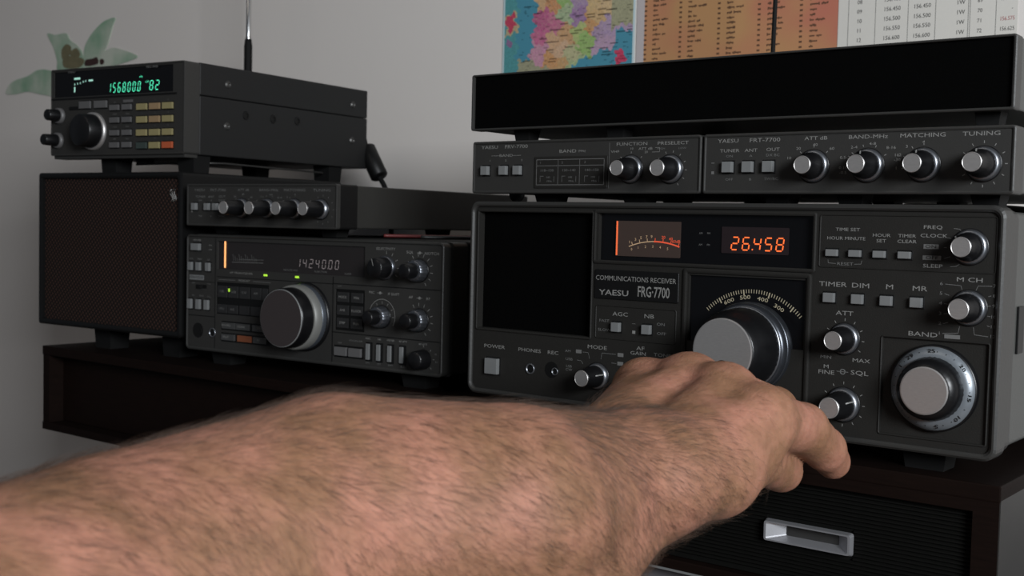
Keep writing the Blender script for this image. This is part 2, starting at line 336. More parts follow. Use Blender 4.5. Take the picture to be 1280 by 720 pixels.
# raised frames and name plate
b = MB()
def outline(b, x0, x1, z0, z1, w=0.8, y0=-0.9, r=1.5, mi=0): b.ring(b.rr(x0, x1, z0, z1, r, 3), b.rr(x0 + w, x1 - w, z0 + w, z1 - w, max(r - w, 0.3), 3), y0, 0.2, mi, 0.3)
outline(b, 158.6, 236.4, 12, 87.2, 2.6, -1.4, 2); outline(b, 98.6, 154.6, 42.5, 62.8, 0.7, -0.5); outline(b, 239.4, 332 - 2, 90.7, 118.7, 0.7, -0.5); outline(b, 96, 95.3 + 142.7, 87.6, 119.6, 2.0, -1.2)
outline(b, 274.6, 329, 6.6, 57.6, 0.9, -0.6); outline(b, 5.0, 96, 41, 118.8, 1.3, -0.8)
b.build('panel_trim', 'panel', F)
b = MB(); b.rbox(98, 155.7, 66.6, 84, -0.9, 0.2, 0.8, 0.2); b.text('COMMUNICATIONS RECEIVER', 126.4, 78.9, 2.9, -1.05, 1, 1.0); b.text('YAESU', 111.9, 70.3, 3.3, -1.05, 1, 1.55, bold=0.05); b.text('FRG\u00b77700', 139.2, 71.8, 6.2, -1.05, 1, 0.62, bold=0.10)
b.build('name_plate', ['black', 'print'], F)
# meter
b = MB(); b.rbox(110, 154, 92.4, 113.2, 2.2, 3, 0.5); mt = b.build('signal_meter', 'meter', F)
b = MB(); b.box(110.7, 111.5, 1.7, 2.1, 92.8, 113); b.build('needle', 'needle', mt)
b = MB()
def arcpts(cx, cz_, r, a0, a1, n): return [(cx + r * math.cos(math.radians(a0 + (a1 - a0) * k / n)), cz_ + r * math.sin(math.radians(a0 + (a1 - a0) * k / n))) for k in range(n + 1)]
# arc through (119.6,98.4),(136.3,101.7),(153.8,99.2)
b.strip(arcpts(137.5, 51.5, 50.0, 111, 91, 10), 0.5, 2.0, 0); b.strip(arcpts(137.5, 51.5, 50.0, 91, 71, 10), 0.8, 2.0, 1)
for k in range(7):
    a = 108 - k * 6; mi = 0 if a > 90 else 1; ca, sa = math.cos(math.radians(a)), math.sin(math.radians(a))
    b.strip([(137.5 + 50 * ca, 51.5 + 50 * sa), (137.5 + 52 * ca, 51.5 + 52 * sa)], 0.4, 2.0, mi)
for t, x, zz, mi in (('1', 120, 100.7, 0), ('3', 124, 102.3, 0), ('5', 127.8, 103.4, 0), ('7', 131.6, 104, 0), ('9', 135, 104.2, 0), ('20', 143, 104, 1), ('40', 148, 103.2, 1), ('60dB', 153 - 1.5, 101.8, 1)): b.text(t, x, zz, 1.7, 2.0, mi, 1.1)
for t, x, zz in (('0', 121.5, 96.5), ('1', 126, 97.6), ('2', 131, 98.3), ('3', 136, 98.5), ('4', 141, 98.2), ('5', 146, 97.5)): b.text(t, x, zz, 1.5, 2.0, 0)
b.build('meter_scale', ['meter_tan', 'meter_red'], mt)
# digital display
b = MB(); b.rbox(180.5, 220.8, 96.3, 111, 2.3, 3, 0.5); dd = b.build('digital_display', mat('display_filter', (0.016, 0.011, 0.012), 0.25, spec=0.3, noise=0.1), F)
b = MB(); b.seg('26.458', 186.6, 98.4, 3.9, 6.9, 6.75, 0.72, 2.1); b.build('digits', 'led_red', dd)
b = MB()
for x in (169, 173): 
    for zz in (100.5, 107.0): b.text('AM' if x < 170 else 'PM', x - 2 + (x > 170) * 1, zz, 1.1, 2.8)
b.build('window_print', 'print_dim', dd)
# dial scale
b = MB()
for k in range(41):
    a = math.radians(135 - k * 92 / 40); L_ = 3.6 if k % 10 == 6 else 2.3
    b.strip([(201 + 39.9 * math.cos(a), 37 + 39.9 * math.sin(a)), (201 + (39.9 - L_ * 0.9) * math.cos(a), 37 + (39.9 - L_ * 0.9) * math.sin(a))], 0.7 if L_ > 3 else 0.4, 1.85)
for t, x, zz in (('600', 186.6, 69.6), ('500', 196.4, 72.2), ('400', 207.0, 71.6), ('300', 216.7, 67.6)):
    b.text(t, x, zz, 2.2, 1.85, 0, 1.45, math.atan2(zz - 37, x - 201) - PI / 2)
b.build('dial_scale', 'dial_print', F)
# main tuning knob
b = MB(); kx, kz = 200.3, 45.0
b.lathe(kx, kz, [(-2, 25.2), (2.0, 25.2), (3.0, 24.6)], 72, 1)
b.lathe(kx, kz, [(3.0, 24.6), (6.5, 24.2), (7.5, 22.6)], 72, 1)
b.lathe(kx, kz, [(7.0, 22.6), (9, 22.3), (20, 21.4), (22, 20.6), (26, 19.4), (29.0, 18.2), (29.6, 17.6)], 96, 0, ribs=48, ramp=0.012)
tk = b.build('tuning_knob', ['knob', mat('dark_chrome_skirt', (0.06, 0.065, 0.075), 0.3, 0.8, noise=0.1)], F)
MB().lathe(kx, kz, [(7.4, 22.9), (8.2, 22.9), (8.3, 22.2)], 72).build('bright_ring', 'chrome', tk)
MB().lathe(kx, kz, [(29.2, 17.5), (30.2, 17.5), (30.4, 16.9)], 64, smooth=False).build('knob_cap', 'alu', tk)
MB().lathe(kx + 0.5, kz - 10, [(30.45, 5.2), (30.8, 4.9), (30.5, 3.9)], 40).build('finger_dimple', 'knob', tk)
# small knobs
knob(F, 317.2, 103.6, 8.6, 4.5, 14, mark=math.radians(135)); knob(F, 317.9, 73.9, 8.6, 4.6, 16, mark=math.radians(225))
knob(F, 255.2, 53.9, 8.1, 4.4, 15, mark=math.radians(200)); knob(F, 255.8, 19.6, 8.9, 5.0, 18, mark=math.radians(20))
knob(F, 101.3, 19.6, 7.9, 4.5, 17, mark=math.radians(15)); knob(F, 134, 18.5, 7.9, 4.5, 17)
# band knob with a numbered ring
bx, bz = 302.6, 33.0
b = MB(); b.lathe(bx, bz, [(-1, 21.8), (1.8, 21.8), (2.6, 21.0)], 72); b.lathe(bx, bz, [(4, 16.2), (8, 15.6), (12.5, 14.6), (14, 12.6), (14.4, 12.0)], 80, ribs=36, ramp=0.02)
bk = b.build('band_knob', 'knob', F)
MB().lathe(bx, bz, [(1.8, 20.9), (2.7, 20.8), (4.6, 16.6), (4.6, 15)], 72).build('numbered_ring', 'silver_ring', bk)
b = MB()
for k, t in enumerate(['1', '29', '25', '20', '15', '10', '5']):
    a = math.radians([148, 127, 92, 38, -8, -45, -80][k]); b.text(t, bx + 18.7 * math.cos(a), bz + 18.7 * math.sin(a), 1.9, -4.05, 0, 1.5, a - PI / 2, bold=0.04)
for k in range(26): a = 2 * PI * k / 26; b.strip([(bx + 18.4 * math.cos(a), bz + 18.4 * math.sin(a)), (bx + 19 * math.cos(a), bz + 19 * math.sin(a))], 0.3, -4.05)
b.build('band_numbers', 'black', bk)
MB().lathe(bx, bz, [(14.0, 11.8), (14.9, 11.8), (15.1, 11.2)], 64, smooth=False).build('knob_cap', 'alu', bk)
# buttons and sockets
button(F, 20.3, 18.4, 10, 10, 3); button(F, 114.3, 50.2, 5.4, 5.4); button(F, 135.5, 50.2, 5.4, 5.4)
for x in (247, 259.5, 272.4, 285.4): button(F, x, 98.6, 6.2, 3.5, 2.4)
for x in (246.4, 261.8, 277.0, 292.4): button(F, x, 75.1, 5.9, 4.9, 2.6)
def jack(p, x, z, r, sc=1.0, y=0.0, m='chrome'):
    return MB(sc).lathe(x, z, [(0, r), (0.7, r), (0.9, r * 0.88), (0.7, r * 0.76), (-0.3, r * 0.74)], 36, 0, y).lathe(x, z, [(-0.1, r * 0.75), (0.1, r * 0.75)], 30, 1, y, smooth=False).build('jack_socket', [m, 'black'], p)
jack(F, 50.4, 19.3, 3.4); jack(F, 69.6, 19.4, 2.4)
MB().lathe(66.8, 20.2, [(0, 5), (0.15, 5)], 36, smooth=False).build('socket_surround', 'black', F)
# lettering
b = MB()
T = lambda t, x, z, s_=2.1, w=1.55, mi=0: b.text(t, x, z, s_, -0.15, mi, w)
T('POWER', 21, 30.9, 2.3); T('PHONES', 49.4, 30.8, 2.2); T('REC', 67.7, 30.8, 2.2); T('MODE', 100.4, 36.8, 2.3); T('AGC', 116.3, 57.8, 2.4); T('NB', 136.2, 57.8, 2.4)
T('FAST', 105, 53.3, 1.6, 1.5, 1); T('SLOW', 105.3, 47.8, 1.6, 1.5, 1); T('ON', 144.3, 53.7, 1.7, 1.5, 1); T('OFF', 144.9, 48.3, 1.7, 1.5, 1); T('_', 126, 54, 2); b.rbox(125, 127, 47, 48.8, -0.15, 0, 0.1)
T('AM', 79, 32.9, 1.5, 1.4, 1); T('USB', 80, 28, 1.6, 1.4, 1); T('LSB', 80, 23.6, 1.5, 1.4, 1); T('CW', 80, 21.5, 1.5, 1.4, 1); T('AF', 131, 38.6, 2.3); T('GAIN', 129.5, 35.6, 2.1); T('TONE', 146, 35.8, 2.1, 1.5, 1)
for x0, z0 in ((85, 32.2), (115.2, 32.6), (115.2, 27.4)): b.rbox(x0, x0 + 4, z0, z0 + 2.2, -0.15, 0, 0.2, mi=1)
b.strip([(90, 33.2), (94, 33.2), (95.2, 29.6)], 0.25, -0.15, 1); b.strip([(114, 33.8), (104, 33.8), (103.5, 30)], 0.25, -0.15, 1); b.strip([(86, 28), (89, 27.8), (90.5, 26)], 0.25, -0.15, 1); b.strip([(114.5, 28.4), (111, 28.4)], 0.25, -0.15, 1)
T('TIME SET', 254.8, 110.8, 1.7, 1.4); T('HOUR MINUTE', 254.0, 106.2, 1.7, 1.3); T('HOUR', 272.8, 108.2, 1.7, 1.4); T('SET', 272.8, 105.4, 1.7, 1.4); T('TIMER', 286, 108.2, 1.7, 1.4); T('CLEAR', 286, 105.4, 1.7, 1.4)
T('RESET', 254, 92.9, 1.6, 1.5, 1); b.strip([(244.6, 95), (244.8, 93.2), (249, 93)], 0.25, -0.15, 1); b.strip([(263, 95), (262.6, 93.2), (259, 93)], 0.25, -0.15, 1)
T('FREQ', 298.8, 112.8, 1.8, 1.6); T('CLOCK', 299.4, 108.6, 1.8, 1.6); T('SLEEP', 299.4, 93.6, 1.8, 1.6)
b.rbox(294.5, 302, 102.1, 104.4, -0.15, 0, 0.2, mi=1); b.rbox(294.3, 303.4, 96.6, 98.8, -0.15, 0, 0.2, mi=1)
b.text('ON', 298.2, 103.2, 1.6, -0.25, 2, 1.6); b.text('OFF', 298.9, 97.7, 1.6, -0.25, 2, 1.6)
b.strip([(309, 112.5), (311.8, 112.2), (312.6, 111.4)], 0.25, -0.15, 1); b.strip([(305, 108), (308, 107.6)], 0.25, -0.15, 1); b.strip([(304.6, 103), (306, 103)], 0.25, -0.15, 1); b.strip([(305, 97.6), (308, 98.6)], 0.25, -0.15, 1); b.strip([(308, 93.6), (311, 94), (312.4, 95)], 0.25, -0.15, 1)
T('TIMER', 247.8, 82, 2.5, 1.6); T('DIM', 262.8, 82, 2.5, 1.6); T('M', 278.1, 82.1, 2.5, 1.6); T('MR', 293.4, 82, 2.5, 1.6); T('M CH', 317.7, 87.5, 2.2, 1.7)
for i, (t, zz) in enumerate(zip('654321', (85.1, 80.3, 75.4, 70.3, 65.4, 60.5))): T(t, 304.1, zz, 1.6, 1.5, 1)
for i, (t, zz) in enumerate(zip(('7', '8', '9', '10', '11', '12'), (85.1, 80.3, 75.4, 70.1, 65.4, 60.6))): T(t, 330 - 0.5, zz, 1.6, 1.3, 1)
b.strip([(306, 85), (313.6, 84.6), (314.2, 82.6)], 0.25, -0.15, 1); b.strip([(328.5, 85), (321.8, 84.8), (320.9, 82.6)], 0.25, -0.15, 1); b.strip([(305.6, 60.5), (313.2, 61.2), (313.8, 64.6)], 0.25, -0.15, 1); b.strip([(327.6, 60.5), (321, 61), (320.4, 64.6)], 0.25, -0.15, 1)
for zz, dz_ in ((80.3, -1), (75.4, -0.4), (70.3, 0.3), (65.4, 1)): b.strip([(305.8, zz), (308.2, zz + dz_ * 0.8)], 0.25, -0.15, 1); b.strip([(328.2, zz), (326.8, zz + dz_ * 0.4)], 0.25, -0.15, 1)
T('ATT', 254.8, 67.2, 2.3, 1.6); T('MIN', 245.4, 43.6, 1.7, 1.5, 1); T('MAX', 264.6, 43.2, 2.0, 1.6); T('M', 245.8, 38.6, 2.0, 1.5); T('FINE', 245.9, 35.6, 2.2, 1.5); T('SQL', 264, 36.7, 2.3, 1.7)
b.strip([(251.6, 36.7), (258, 36.7)], 0.3, -0.15, 1); b.ring(b.rr(253.4, 256.4, 35.2, 38.2, 1.4, 4), b.rr(253.9, 255.9, 35.7, 37.7, 0.9, 4), -0.15, 0, 1, 0.02)
ticks(b, 255.2, 53.9, 9.4, 10.8, 215, -35, 9); ticks(b, 255.8, 19.8, 10.4, 11.8, 150, -90, 9)
T('BAND', 295.9, 58.7 + 0.6, 2.3, 1.7); b.rbox(306.6, 314.2, 57.9 + 0.3, 59.9 + 0.3, -0.15, 0, 0.2, mi=1)
b.build('printed_lettering', ['print', 'print_dim', 'panel'], F)

# ================================================================ converter (above, left half)
def small_case(p, w, h=33.0, depth=200, casem='case_dark'):
    b = MB(); b.holes(1.2, w - 1.2, 1.2, h - 1.2, [], 0, 0); b.build('front_panel', 'panel2', p)
    b = MB(); b.ring(b.rr(0, w, 0, h, 1.6, 3), b.rr(1.6, w - 1.6, 1.6, h - 1.6, 0.6, 3), -0.8, 1, 0, 0.3); b.prism(b.rr(0, w, 0, h, 1.6, 3), 1, 3 if casem == 'case_lit' else 14, 0)
    if casem == 'case_lit': b.prism(b.rr(0, w, 0, h, 1.6, 3), 3, 22, 1)
    b.build('bezel', ['rim', 'black'], p)
    b = MB(); b.rbox(0.8, w - 0.8, 0.8, h - 0.6, 14 if casem != 'case_lit' else 22, depth, 1.2, 0.5); b.build('case', casem, p)
V = thing('converter', 'slim converter with a printed band table and two knobs, above the big receiver', 'radio', (0, 0, 129.3))
small_case(V, 167.5)
for x in (47.5, 114): 
    for y in (22, 180): foot(V, x, y, -5.3, 1.5, 17, 16)
MB().lathe(26, 0.6, [(0, 6), (1.5, 6)], 20, 0, 14).build('base_screw', 'black', V)
for x in (11, 25.9, 37.2): button(V, x, 14.4, 5.4, 5.6, 3)
b = MB(); b.rbox(50.2, 104.6, 3.2, 23.6 - 1, -0.7, 0.2, 0.6, 0.15); b.strip([(52, 20.7), (102.3, 20.7), (102.3, 5.2), (52, 5.2), (52, 20.7)], 0.35, -0.85, 1); b.strip([(52, 16.9), (102.3, 16.9)], 0.3, -0.85, 1)
for x in (68.5, 84.6): b.strip([(x, 5.2), (x, 20.7)], 0.3, -0.85, 1)
for x, a, c_, d_ in ((60, '1', '118~130', '118MHz'), (76.5, '2', '130~140', '140MHz'), (93.4, '3', '140~150', '150MHz')):
    b.text(a, x - 5, 18.8, 1.4, -0.85, 2, 1.3); b.text(c_, x, 14, 1.5, -0.85, 2, 1.4); b.text('100', x + 1, 9.8, 1.1, -0.85, 2, 1.4); b.text('MHz', x + 2, 7.4, 1.1, -0.85, 2, 1.3)
    b.strip([(x - 5, 10.5), (x - 2.5, 10.5)], 0.25, -0.85, 2); b.strip([(x - 5, 10.5), (x - 5, 7)], 0.25, -0.85, 2); b.strip([(x + 5.5, 10.5), (x + 5.5, 7)], 0.25, -0.85, 2)
b.build('band_table', ['panel', 'print_dim', 'print_dim'], V)
knob(V, 120.8, 14.2, 8.1, 4.1, 15.5, mark=math.radians(150)); knob(V, 147.7, 14.0, 8.1, 4.3, 15, mark=math.radians(120))
b = MB(); T('YAESU', 13.5, 29.2, 2.1, 1.6); T('FRV-7700', 35, 29.3, 2.2, 1.5); T('BAND', 27, 23.8, 1.7, 1.7); b.strip([(15, 23.8), (21.5, 23.8)], 0.2, -0.15); b.strip([(32.5, 23.8), (39, 23.8)], 0.2, -0.15)
for t, x in (('1', 14), ('2', 26.9), ('3', 39.6)): T(t, x, 20.7, 1.2, 1.5)
T('BAND', 75, 25.6, 2.0, 1.7); T('(MHz)', 85.5, 25.6, 1.3, 1.2); b.strip([(105.4, 3), (105.4, 30)], 0.25, -0.1, 1)
T('FUNCTION', 121, 28.9, 1.9, 1.6); T('VHF', 109.5, 24.6, 1.5, 1.6); T('ATT dB', 130.5, 26, 1.5, 1.4); T('10', 121, 26.2, 1.3, 1.3); T('20', 131, 24, 1.3, 1.3); b.strip([(137, 26.5), (140, 26.5), (140, 24), (135, 24)], 0.2, -0.15)
T('PRESELECT', 148.7, 28.8, 1.9, 1.6); T('HIGH', 141, 25.8, 1.1, 1.4, 1); T('LOW', 155, 25.8, 1.1, 1.4, 1)
ticks(b, 147.7, 14, 9.4, 10.6, 110, -60, 7); ticks(b, 120.8, 14.2, 9.3, 10.4, 135, 45, 3)
b.build('printed_lettering', ['print', 'print_dim'], V)

# ================================================================ antenna tuner (built once, copied for the left stack)
def make_tuner(p, w=167.5, left=False):
    small_case(p, w, 34.0 if left else 33.0, 255 if left else 205, 'case_lit' if left else 'case')
    z = 14.6
    for x in (15.7, 27.9, 40.1) if not left else (10.3, 25.6, 35.4): button(p, x, z + (1 if left else 0), 5.9 if not left else 5.0, 5.9 if not left else 5.6, 3)
    for x, R_, d in ((65.5, 8.5, 14), (95.1, 8.5, 16), (123.6, 8.4, 16), (152.8, 8.4, 18)) if not left else ((65.6, 7.6, 20), (94.2, 7.6, 20), (123.5, 7.6, 20.5), (151.2, 7.6, 20)):
        knob(p, x, z + (0.3 if left else 0), R_, 4.3 if not left else 4.6, d, mark=math.radians(95 if x > 80 else 190))
    b = MB(); T2 = lambda t, x, zz, s_=1.5, w_=1.5, mi=0: b.text(t, x, zz, s_, -0.15, mi, w_)
    m1 = 1 if left else 0
    T2('YAESU', 15, 29, 2.1, 1.5, m1); T2('FRT-7700', 37, 29, 2.2, 1.5, m1); T2('TUNER', 16, 23.6, 1.8, 1.5, m1); T2('ON', 16, 20.6, 1.3, 1.5, 1); T2('OFF', 16.2, 7.8, 1.3, 1.5, 1); T2('ANT', 29, 23.6, 1.8, 1.5, m1); T2('A', 29, 20.6, 1.3, 1.5, 1); T2('B', 29, 7.8, 1.3, 1.5, 1)
    T2('OUT', 42, 23.8, 1.8, 1.5, m1); T2('DX BC', 42, 20.8, 1.5, 1.3, 1); T2('SW/BC', 41.6, 8, 1.5, 1.3, 1); b.strip([(4.8, 17), (6.8, 17)], 0.4, -0.15, 1); b.rbox(5, 6.6, 10.8, 12.4, -0.15, 0, 0.1, mi=1)
    T2('ATT dB', 66.4, 29.2, 1.9, 1.5, m1); T2('BAND-MHz', 94.7, 29.2, 2.0, 1.5, m1); T2('MATCHING', 122.8, 29.2, 2.1, 1.5, m1); T2('TUNING', 151.3, 29.2, 2.1, 1.6, m1)
    for t, x, zz in (('10', 51.5, 19), ('20', 56.8, 24), ('40', 66.2, 25.8), ('60', 75.5, 23.6), ('0.15', 82, 13.5), ('-0.5', 82, 11), ('0.5-2', 82.8, 18.8), ('2-4', 87.5, 24), ('4-8', 97.3, 25.6), ('8-16', 107, 23.4), ('16', 110, 19.6), ('-30', 110.4, 17.2), ('1', 110, 13), ('2', 111.8, 19.6), ('3', 115, 23.8), ('4', 123.4, 25.8)): T2(t, x, zz, 1.45, 1.35, m1)
    ticks(b, 152.8, z, 10, 11.3, 180, -180, 13, mi=m1); ticks(b, 65.5, z, 9.8, 11, 180, 45, 4, mi=m1); ticks(b, 95.1, z, 9.8, 11, 180, 30, 5, mi=m1); ticks(b, 123.6, z, 9.8, 11, 190, 90, 4, mi=m1)
    b.build('printed_lettering', ['print', 'print_dim'], p)
M['case_lit'] = mat('olive_grey_case', (0.020, 0.0195, 0.0175), 0.5, spec=0.3, noise=0.1, bump=0.3, bscale=1300)  # olive-grey paint of the left tuner's case
TU = thing('antenna_tuner', 'slim tuner with four knobs beside the printed band table unit, right stack', 'radio', (169, 0, 129.3), group=None)
make_tuner(TU)
for x in (38, 80, 150):
    for y in (22, 180): foot(TU, x, y, -5.3, 1.5, 15, 16)

# ================================================================ long black box on top
B = thing('bar_speaker', 'long low black box with thin grey rim on top of the right stack', 'speaker box', (0, -2.6, 169.2))
b = MB(); b.ring(b.rr(0, 336, 0, 35.7, 1.5, 3), b.rr(1.7, 334.3, 1.3, 34.6, 0.8, 3), -0.8, 3, 0, 0.3); b.prism(b.rr(0, 336, 0, 35.7, 1.5, 3), 3, 8, 0); b.build('front_rim', 'rim', B)
MB().box(1.5, 334.5, 1.2, 3, 1.2, 34.8).build('grille_cloth', 'cloth', B)
MB().rbox(0.6, 335.4, 0.5, 35.2, 8, 150, 1.0, 0.4).build('case', 'case', B)
for x in (34.5, 105, 321):
    for y in (14, 130): foot(B, x, y, -6.9, 0.8, 12.5, 12)

# ================================================================ left stack
YL = 0.0634
# --- woven-front speaker
k_ = 0.955
SP = thing('external_speaker', 'black square speaker with brown woven grille at the far left', 'speaker', (-532, 8.7, 7.8), YL)
b = MB(); b.ring(b.rr(0, 200, 0, 139.6, 3), b.rr(6, 194, 5, 134.6, 2), -3, 8, 0, 1.0); b.prism(b.rr(0, 200, 0, 139.6, 3), 8, 190, 0); b.build('cabinet', 'black', SP)
wv = bpy.data.materials.new('brown_woven_cloth'); wv.use_nodes = True; nt = wv.node_tree; pb = nt.nodes['Principled BSDF']; pb.inputs['Roughness'].default_value = 0.9; pb.inputs['Specular IOR Level'].default_value = 0.15
tc = nt.nodes.new('ShaderNodeTexCoord'); mp = nt.nodes.new('ShaderNodeMapping'); mp.inputs['Rotation'].default_value = (0, math.radians(38), 0); nt.links.new(tc.outputs['Object'], mp.inputs[0])
w1 = nt.nodes.new('ShaderNodeTexWave'); w1.bands_direction = 'X'; w1.inputs['Scale'].default_value = 95; w1.inputs['Distortion'].default_value = 0.6; nt.links.new(mp.outputs[0], w1.inputs[0])
w2 = nt.nodes.new('ShaderNodeTexWave'); w2.bands_direction = 'Z'; w2.inputs['Scale'].default_value = 95; w2.inputs['Distortion'].default_value = 0.6; nt.links.new(mp.outputs[0], w2.inputs[0])
mu = nt.nodes.new('ShaderNodeMath'); mu.operation = 'MULTIPLY'; nt.links.new(w1.outputs['Fac'], mu.inputs[0]); nt.links.new(w2.outputs['Fac'], mu.inputs[1])
rp = nt.nodes.new('ShaderNodeValToRGB'); rp.color_ramp.elements[0].color = (0.004, 0.003, 0.003, 1); rp.color_ramp.elements[1].color = (0.036, 0.018, 0.013, 1); rp.color_ramp.elements[1].position = 0.7
nt.links.new(mu.outputs[0], rp.inputs[0]); nt.links.new(rp.outputs[0], pb.inputs['Base Color'])
bpn = nt.nodes.new('ShaderNodeBump'); bpn.inputs['Strength'].default_value = 0.4; bpn.inputs['Distance'].default_value = 0.001; nt.links.new(mu.outputs[0], bpn.inputs['Height']); nt.links.new(bpn.outputs[0], pb.inputs['Normal'])
M['weave'] = wv
MB().box(5.5, 194.5, 0.5, 2, 4.5, 135).build('woven_grille', 'weave', SP)
b = MB(); ex, ez = 187, 120
for i in range(3): b.tube([(ex - 3.5 + i * 2.4 + 2.2 * math.sin(t * 1.3) * (1 - 0.2 * i), -0.4, ez - 5 + t * 2.0) for t in range(6)], 0.45, 6)
b.build('emblem', 'print', SP)
for x in (74, 168):
    for y in (24, 165): foot(SP, x, y, -19.1, 0.5, 23, 22, taper=0.9)

# --- transceiver
K = thing('transceiver', 'dark grey transceiver with rows of small keys and a wide grey tuning knob', 'radio', (-323.6, 18.1, 1.4), YL)
b = MB()
b.holes(1.5, 268.5, 1.5, 92.5, [(36.4, 195.6, 66.8, 89.4, 1.6, 1), (35.2, 96, 30.2, 56.2, 1.0, 2), (166.6, 196, 26, 57, 1.0, 2), (41, 100, 17.5, 24.8, 0.8, 2), (41, 100, 8, 15.4, 0.8, 2), (165.6, 196, 5.6, 14.8, 0.8, 2)], 0, 0)
b.build('front_panel', ['panel2', 'kdisp', 'black'], K)
b = MB(); b.ring(b.rr(0, 270, -1, 94, 3.5), b.rr(1.8, 268.2, 1.6, 92.4, 2), -1.2, 2, 0, 0.5); b.prism(b.rr(0, 270, -1, 94, 3.5), 2, 7, 0); b.prism(b.rr(1, 269, 0, 93, 3.5), 7, 10, 0); b.prism(b.rr(-0.5, 270.5, -1.5, 94.5, 3.5), 10, 27, 0); b.build('bezel', ['rim'], K)
MB().rbox(-1, 271, -1.5, 95, 27, 265, 2, 0.8).build('case', 'case_dark', K)
for x in (30, 235): 
    for y in (20, 235): foot(K, x, y, -12.7, 1, 24, 20)
b = MB()
b.strip([(34.2, 1.6), (34.2, 92.4)], 0.7, -0.1, 0); b.strip([(164.3, 1.6), (164.3, 66)], 0.9, -0.1, 0); b.strip([(164.3, 60.8), (268, 60.6)], 0.7, -0.1, 0); b.strip([(164.3, 24.3), (268, 23.8)], 0.7, -0.1, 0); b.strip([(2, 27.4), (34, 27.4)], 0.7, -0.1, 0); b.strip([(2, 55.5), (34, 55.5)], 0.4, -0.1, 0); b.strip([(36, 60.5), (164, 60.5)], 0.6, -0.1, 0)
b.build('panel_seams', 'black', K)
b = MB(); b.box(43.6, 45.0, 0.9, 1.3, 68, 89.6); b.build('needle', 'needle2', K)
b = MB(); b.strip([(52, 72.8), (88, 73.3)], 0.4, 1.35, 0); b.strip([(60, 75.3), (88, 75.6)], 0.3, 1.35, 0)
for k in range(12): b.strip([(54 + k * 2.4, 73.8), (53 + k * 2.4, 79.5 - (k % 3) * 1.5)], 0.35, 1.35, 0)
b.text('REMOTE VFO', 118, 68.9, 1.4, 1.35, 0, 1.3); b.text('FUNCTION', 150, 68.9, 1.4, 1.35, 0, 1.3); b.text('LOCK', 178, 68.5, 1.4, 1.35, 0, 1.3)
b.build('window_print', 'print_dim', K)
b = MB(); b.seg('14.24000.0'.replace('.0', '0').replace('14.', '14.'), 0, 0, 1, 1, 1) if False else b.seg('14.240.00', 124.5, 71.6, 3.2, 6.4, 6.7, 0.42, 1.3); b.build('digits', 'digit_grey', K)
for x in (92.4, 126.8): MB().box(x - 1.8, x + 1.8, -0.8, 0, 63.2, 64.7, 0, 0.2).build('indicator', 'led_lime', K)
MB().box(50.4, 51.4, -0.6, 0, 48.8, 51.4, 0, 0.15).build('indicator', 'led_lime', K)
button(K, 12, 84, 9.4, 5.6, 3.2)
for x in (4.9, 14.8, 26.3): button(K, x, 68, 4.6, 6.8, 2.4, m='button')
for x in (4.7, 15.1, 25.2): button(K, x, 36.8, 4.6, 8, 2.4, m='button')
MB().box(11, 24, -0.2, 0, 50, 53, 0, 0.1).box(15.4, 19.6, -3, 0, 50.2, 52.8, 0, 0.3).build('slide_switch', 'black', K)
for i, x in enumerate((42.2, 55, 68, 81.2, 91.2)): button(K, x, 48.6, 11.2 if i < 4 else 6, 9.4, 0.9, m='key_dark', y=1.0, well=False)
for i, x in enumerate((42.2, 54.6, 68, 81.0)): button(K, x, 34.6, 11.2, 7, 0.9, m='key_dark', y=1.0, well=False)
M_l = ['LSB', 'USB', 'CW', 'AM', 'FM']
for i, x in enumerate((50.5, 67, 86)): button(K, x, 21.2, 15.4, 5, 1.6, m='key_grey', y=0.8, well=False)
for i, x in enumerate((50, 69, 87)): button(K, x, 11.8, 15.4, 5, 1.6, m='key_orange' if i == 1 else 'key_grey', y=0.8, well=False)
for x in (174, 188):
    for z in (51.0, 41.2, 31.6): button(K, x, z, 11.6, 7.4, 0.9, m='key_dark', y=1.0, well=False)
for x in (173.2, 187.6): button(K, x, 10.2, 12, 6.4, 2.2, m='button_dim', y=0.8)
for x in (201.2, 211.4, 222, 233.3):
    q = MB().box(x - 2.9, x + 3.3, -0.3, 0.1, 5, 19.2, 1).box(x - 2.2, x + 1.0, -1.6, 0, 6.2, 18, 0, 0.3); q.build('slide_switch', ['button', 'black'], K)
jack(K, 31.6, 14.4, 3.9); 
MB().lathe(14, 15.2, [(0, 6.2), (0.2, 6.2)], 36, smooth=False).tube([(17.5, -0.5, 11.5), (18.6, -0.5, 15), (17.5, -0.5, 18)], 0.3).build('microphone_socket', ['rubber'], K)
# main knob
mx_, mz_ = 136.0, 34.0
b = MB(); b.lathe(mx_, mz_, [(-1, 26.5), (2, 26.5), (3, 25.6)], 80); b.lathe(mx_, mz_, [(3, 25.4), (6.8, 25.4), (7.4, 24.6)], 120, 1, ribs=60, ramp=0.02)
b.lathe(mx_, mz_, [(7.4, 25.0), (14, 24.6), (14.6, 23.4)], 80, 2); b.lathe(mx_, mz_, [(14.6, 23.0), (24.6, 22.5), (26, 21.8)], 80, 0)
mk = b.build('tuning_knob', ['knob', mat('ribbed_blue_grey', (0.08, 0.09, 0.105), 0.35, 0.6, noise=0.1), mat('grey_knob_band', (0.15, 0.15, 0.14), 0.45, 0.2, noise=0.1)], K)
MB().lathe(mx_, mz_, [(25.8, 21.9), (26.4, 21.7), (26.3, 21.2)], 80).build('bright_ring', 'button', mk)
MB().lathe(mx_, mz_, [(25.6, 21.3), (26.6, 21.2)], 80, smooth=False).build('knob_cap', mat('brown_grey_knob_face', (0.028, 0.022, 0.022), 0.5, noise=0.15), mk)
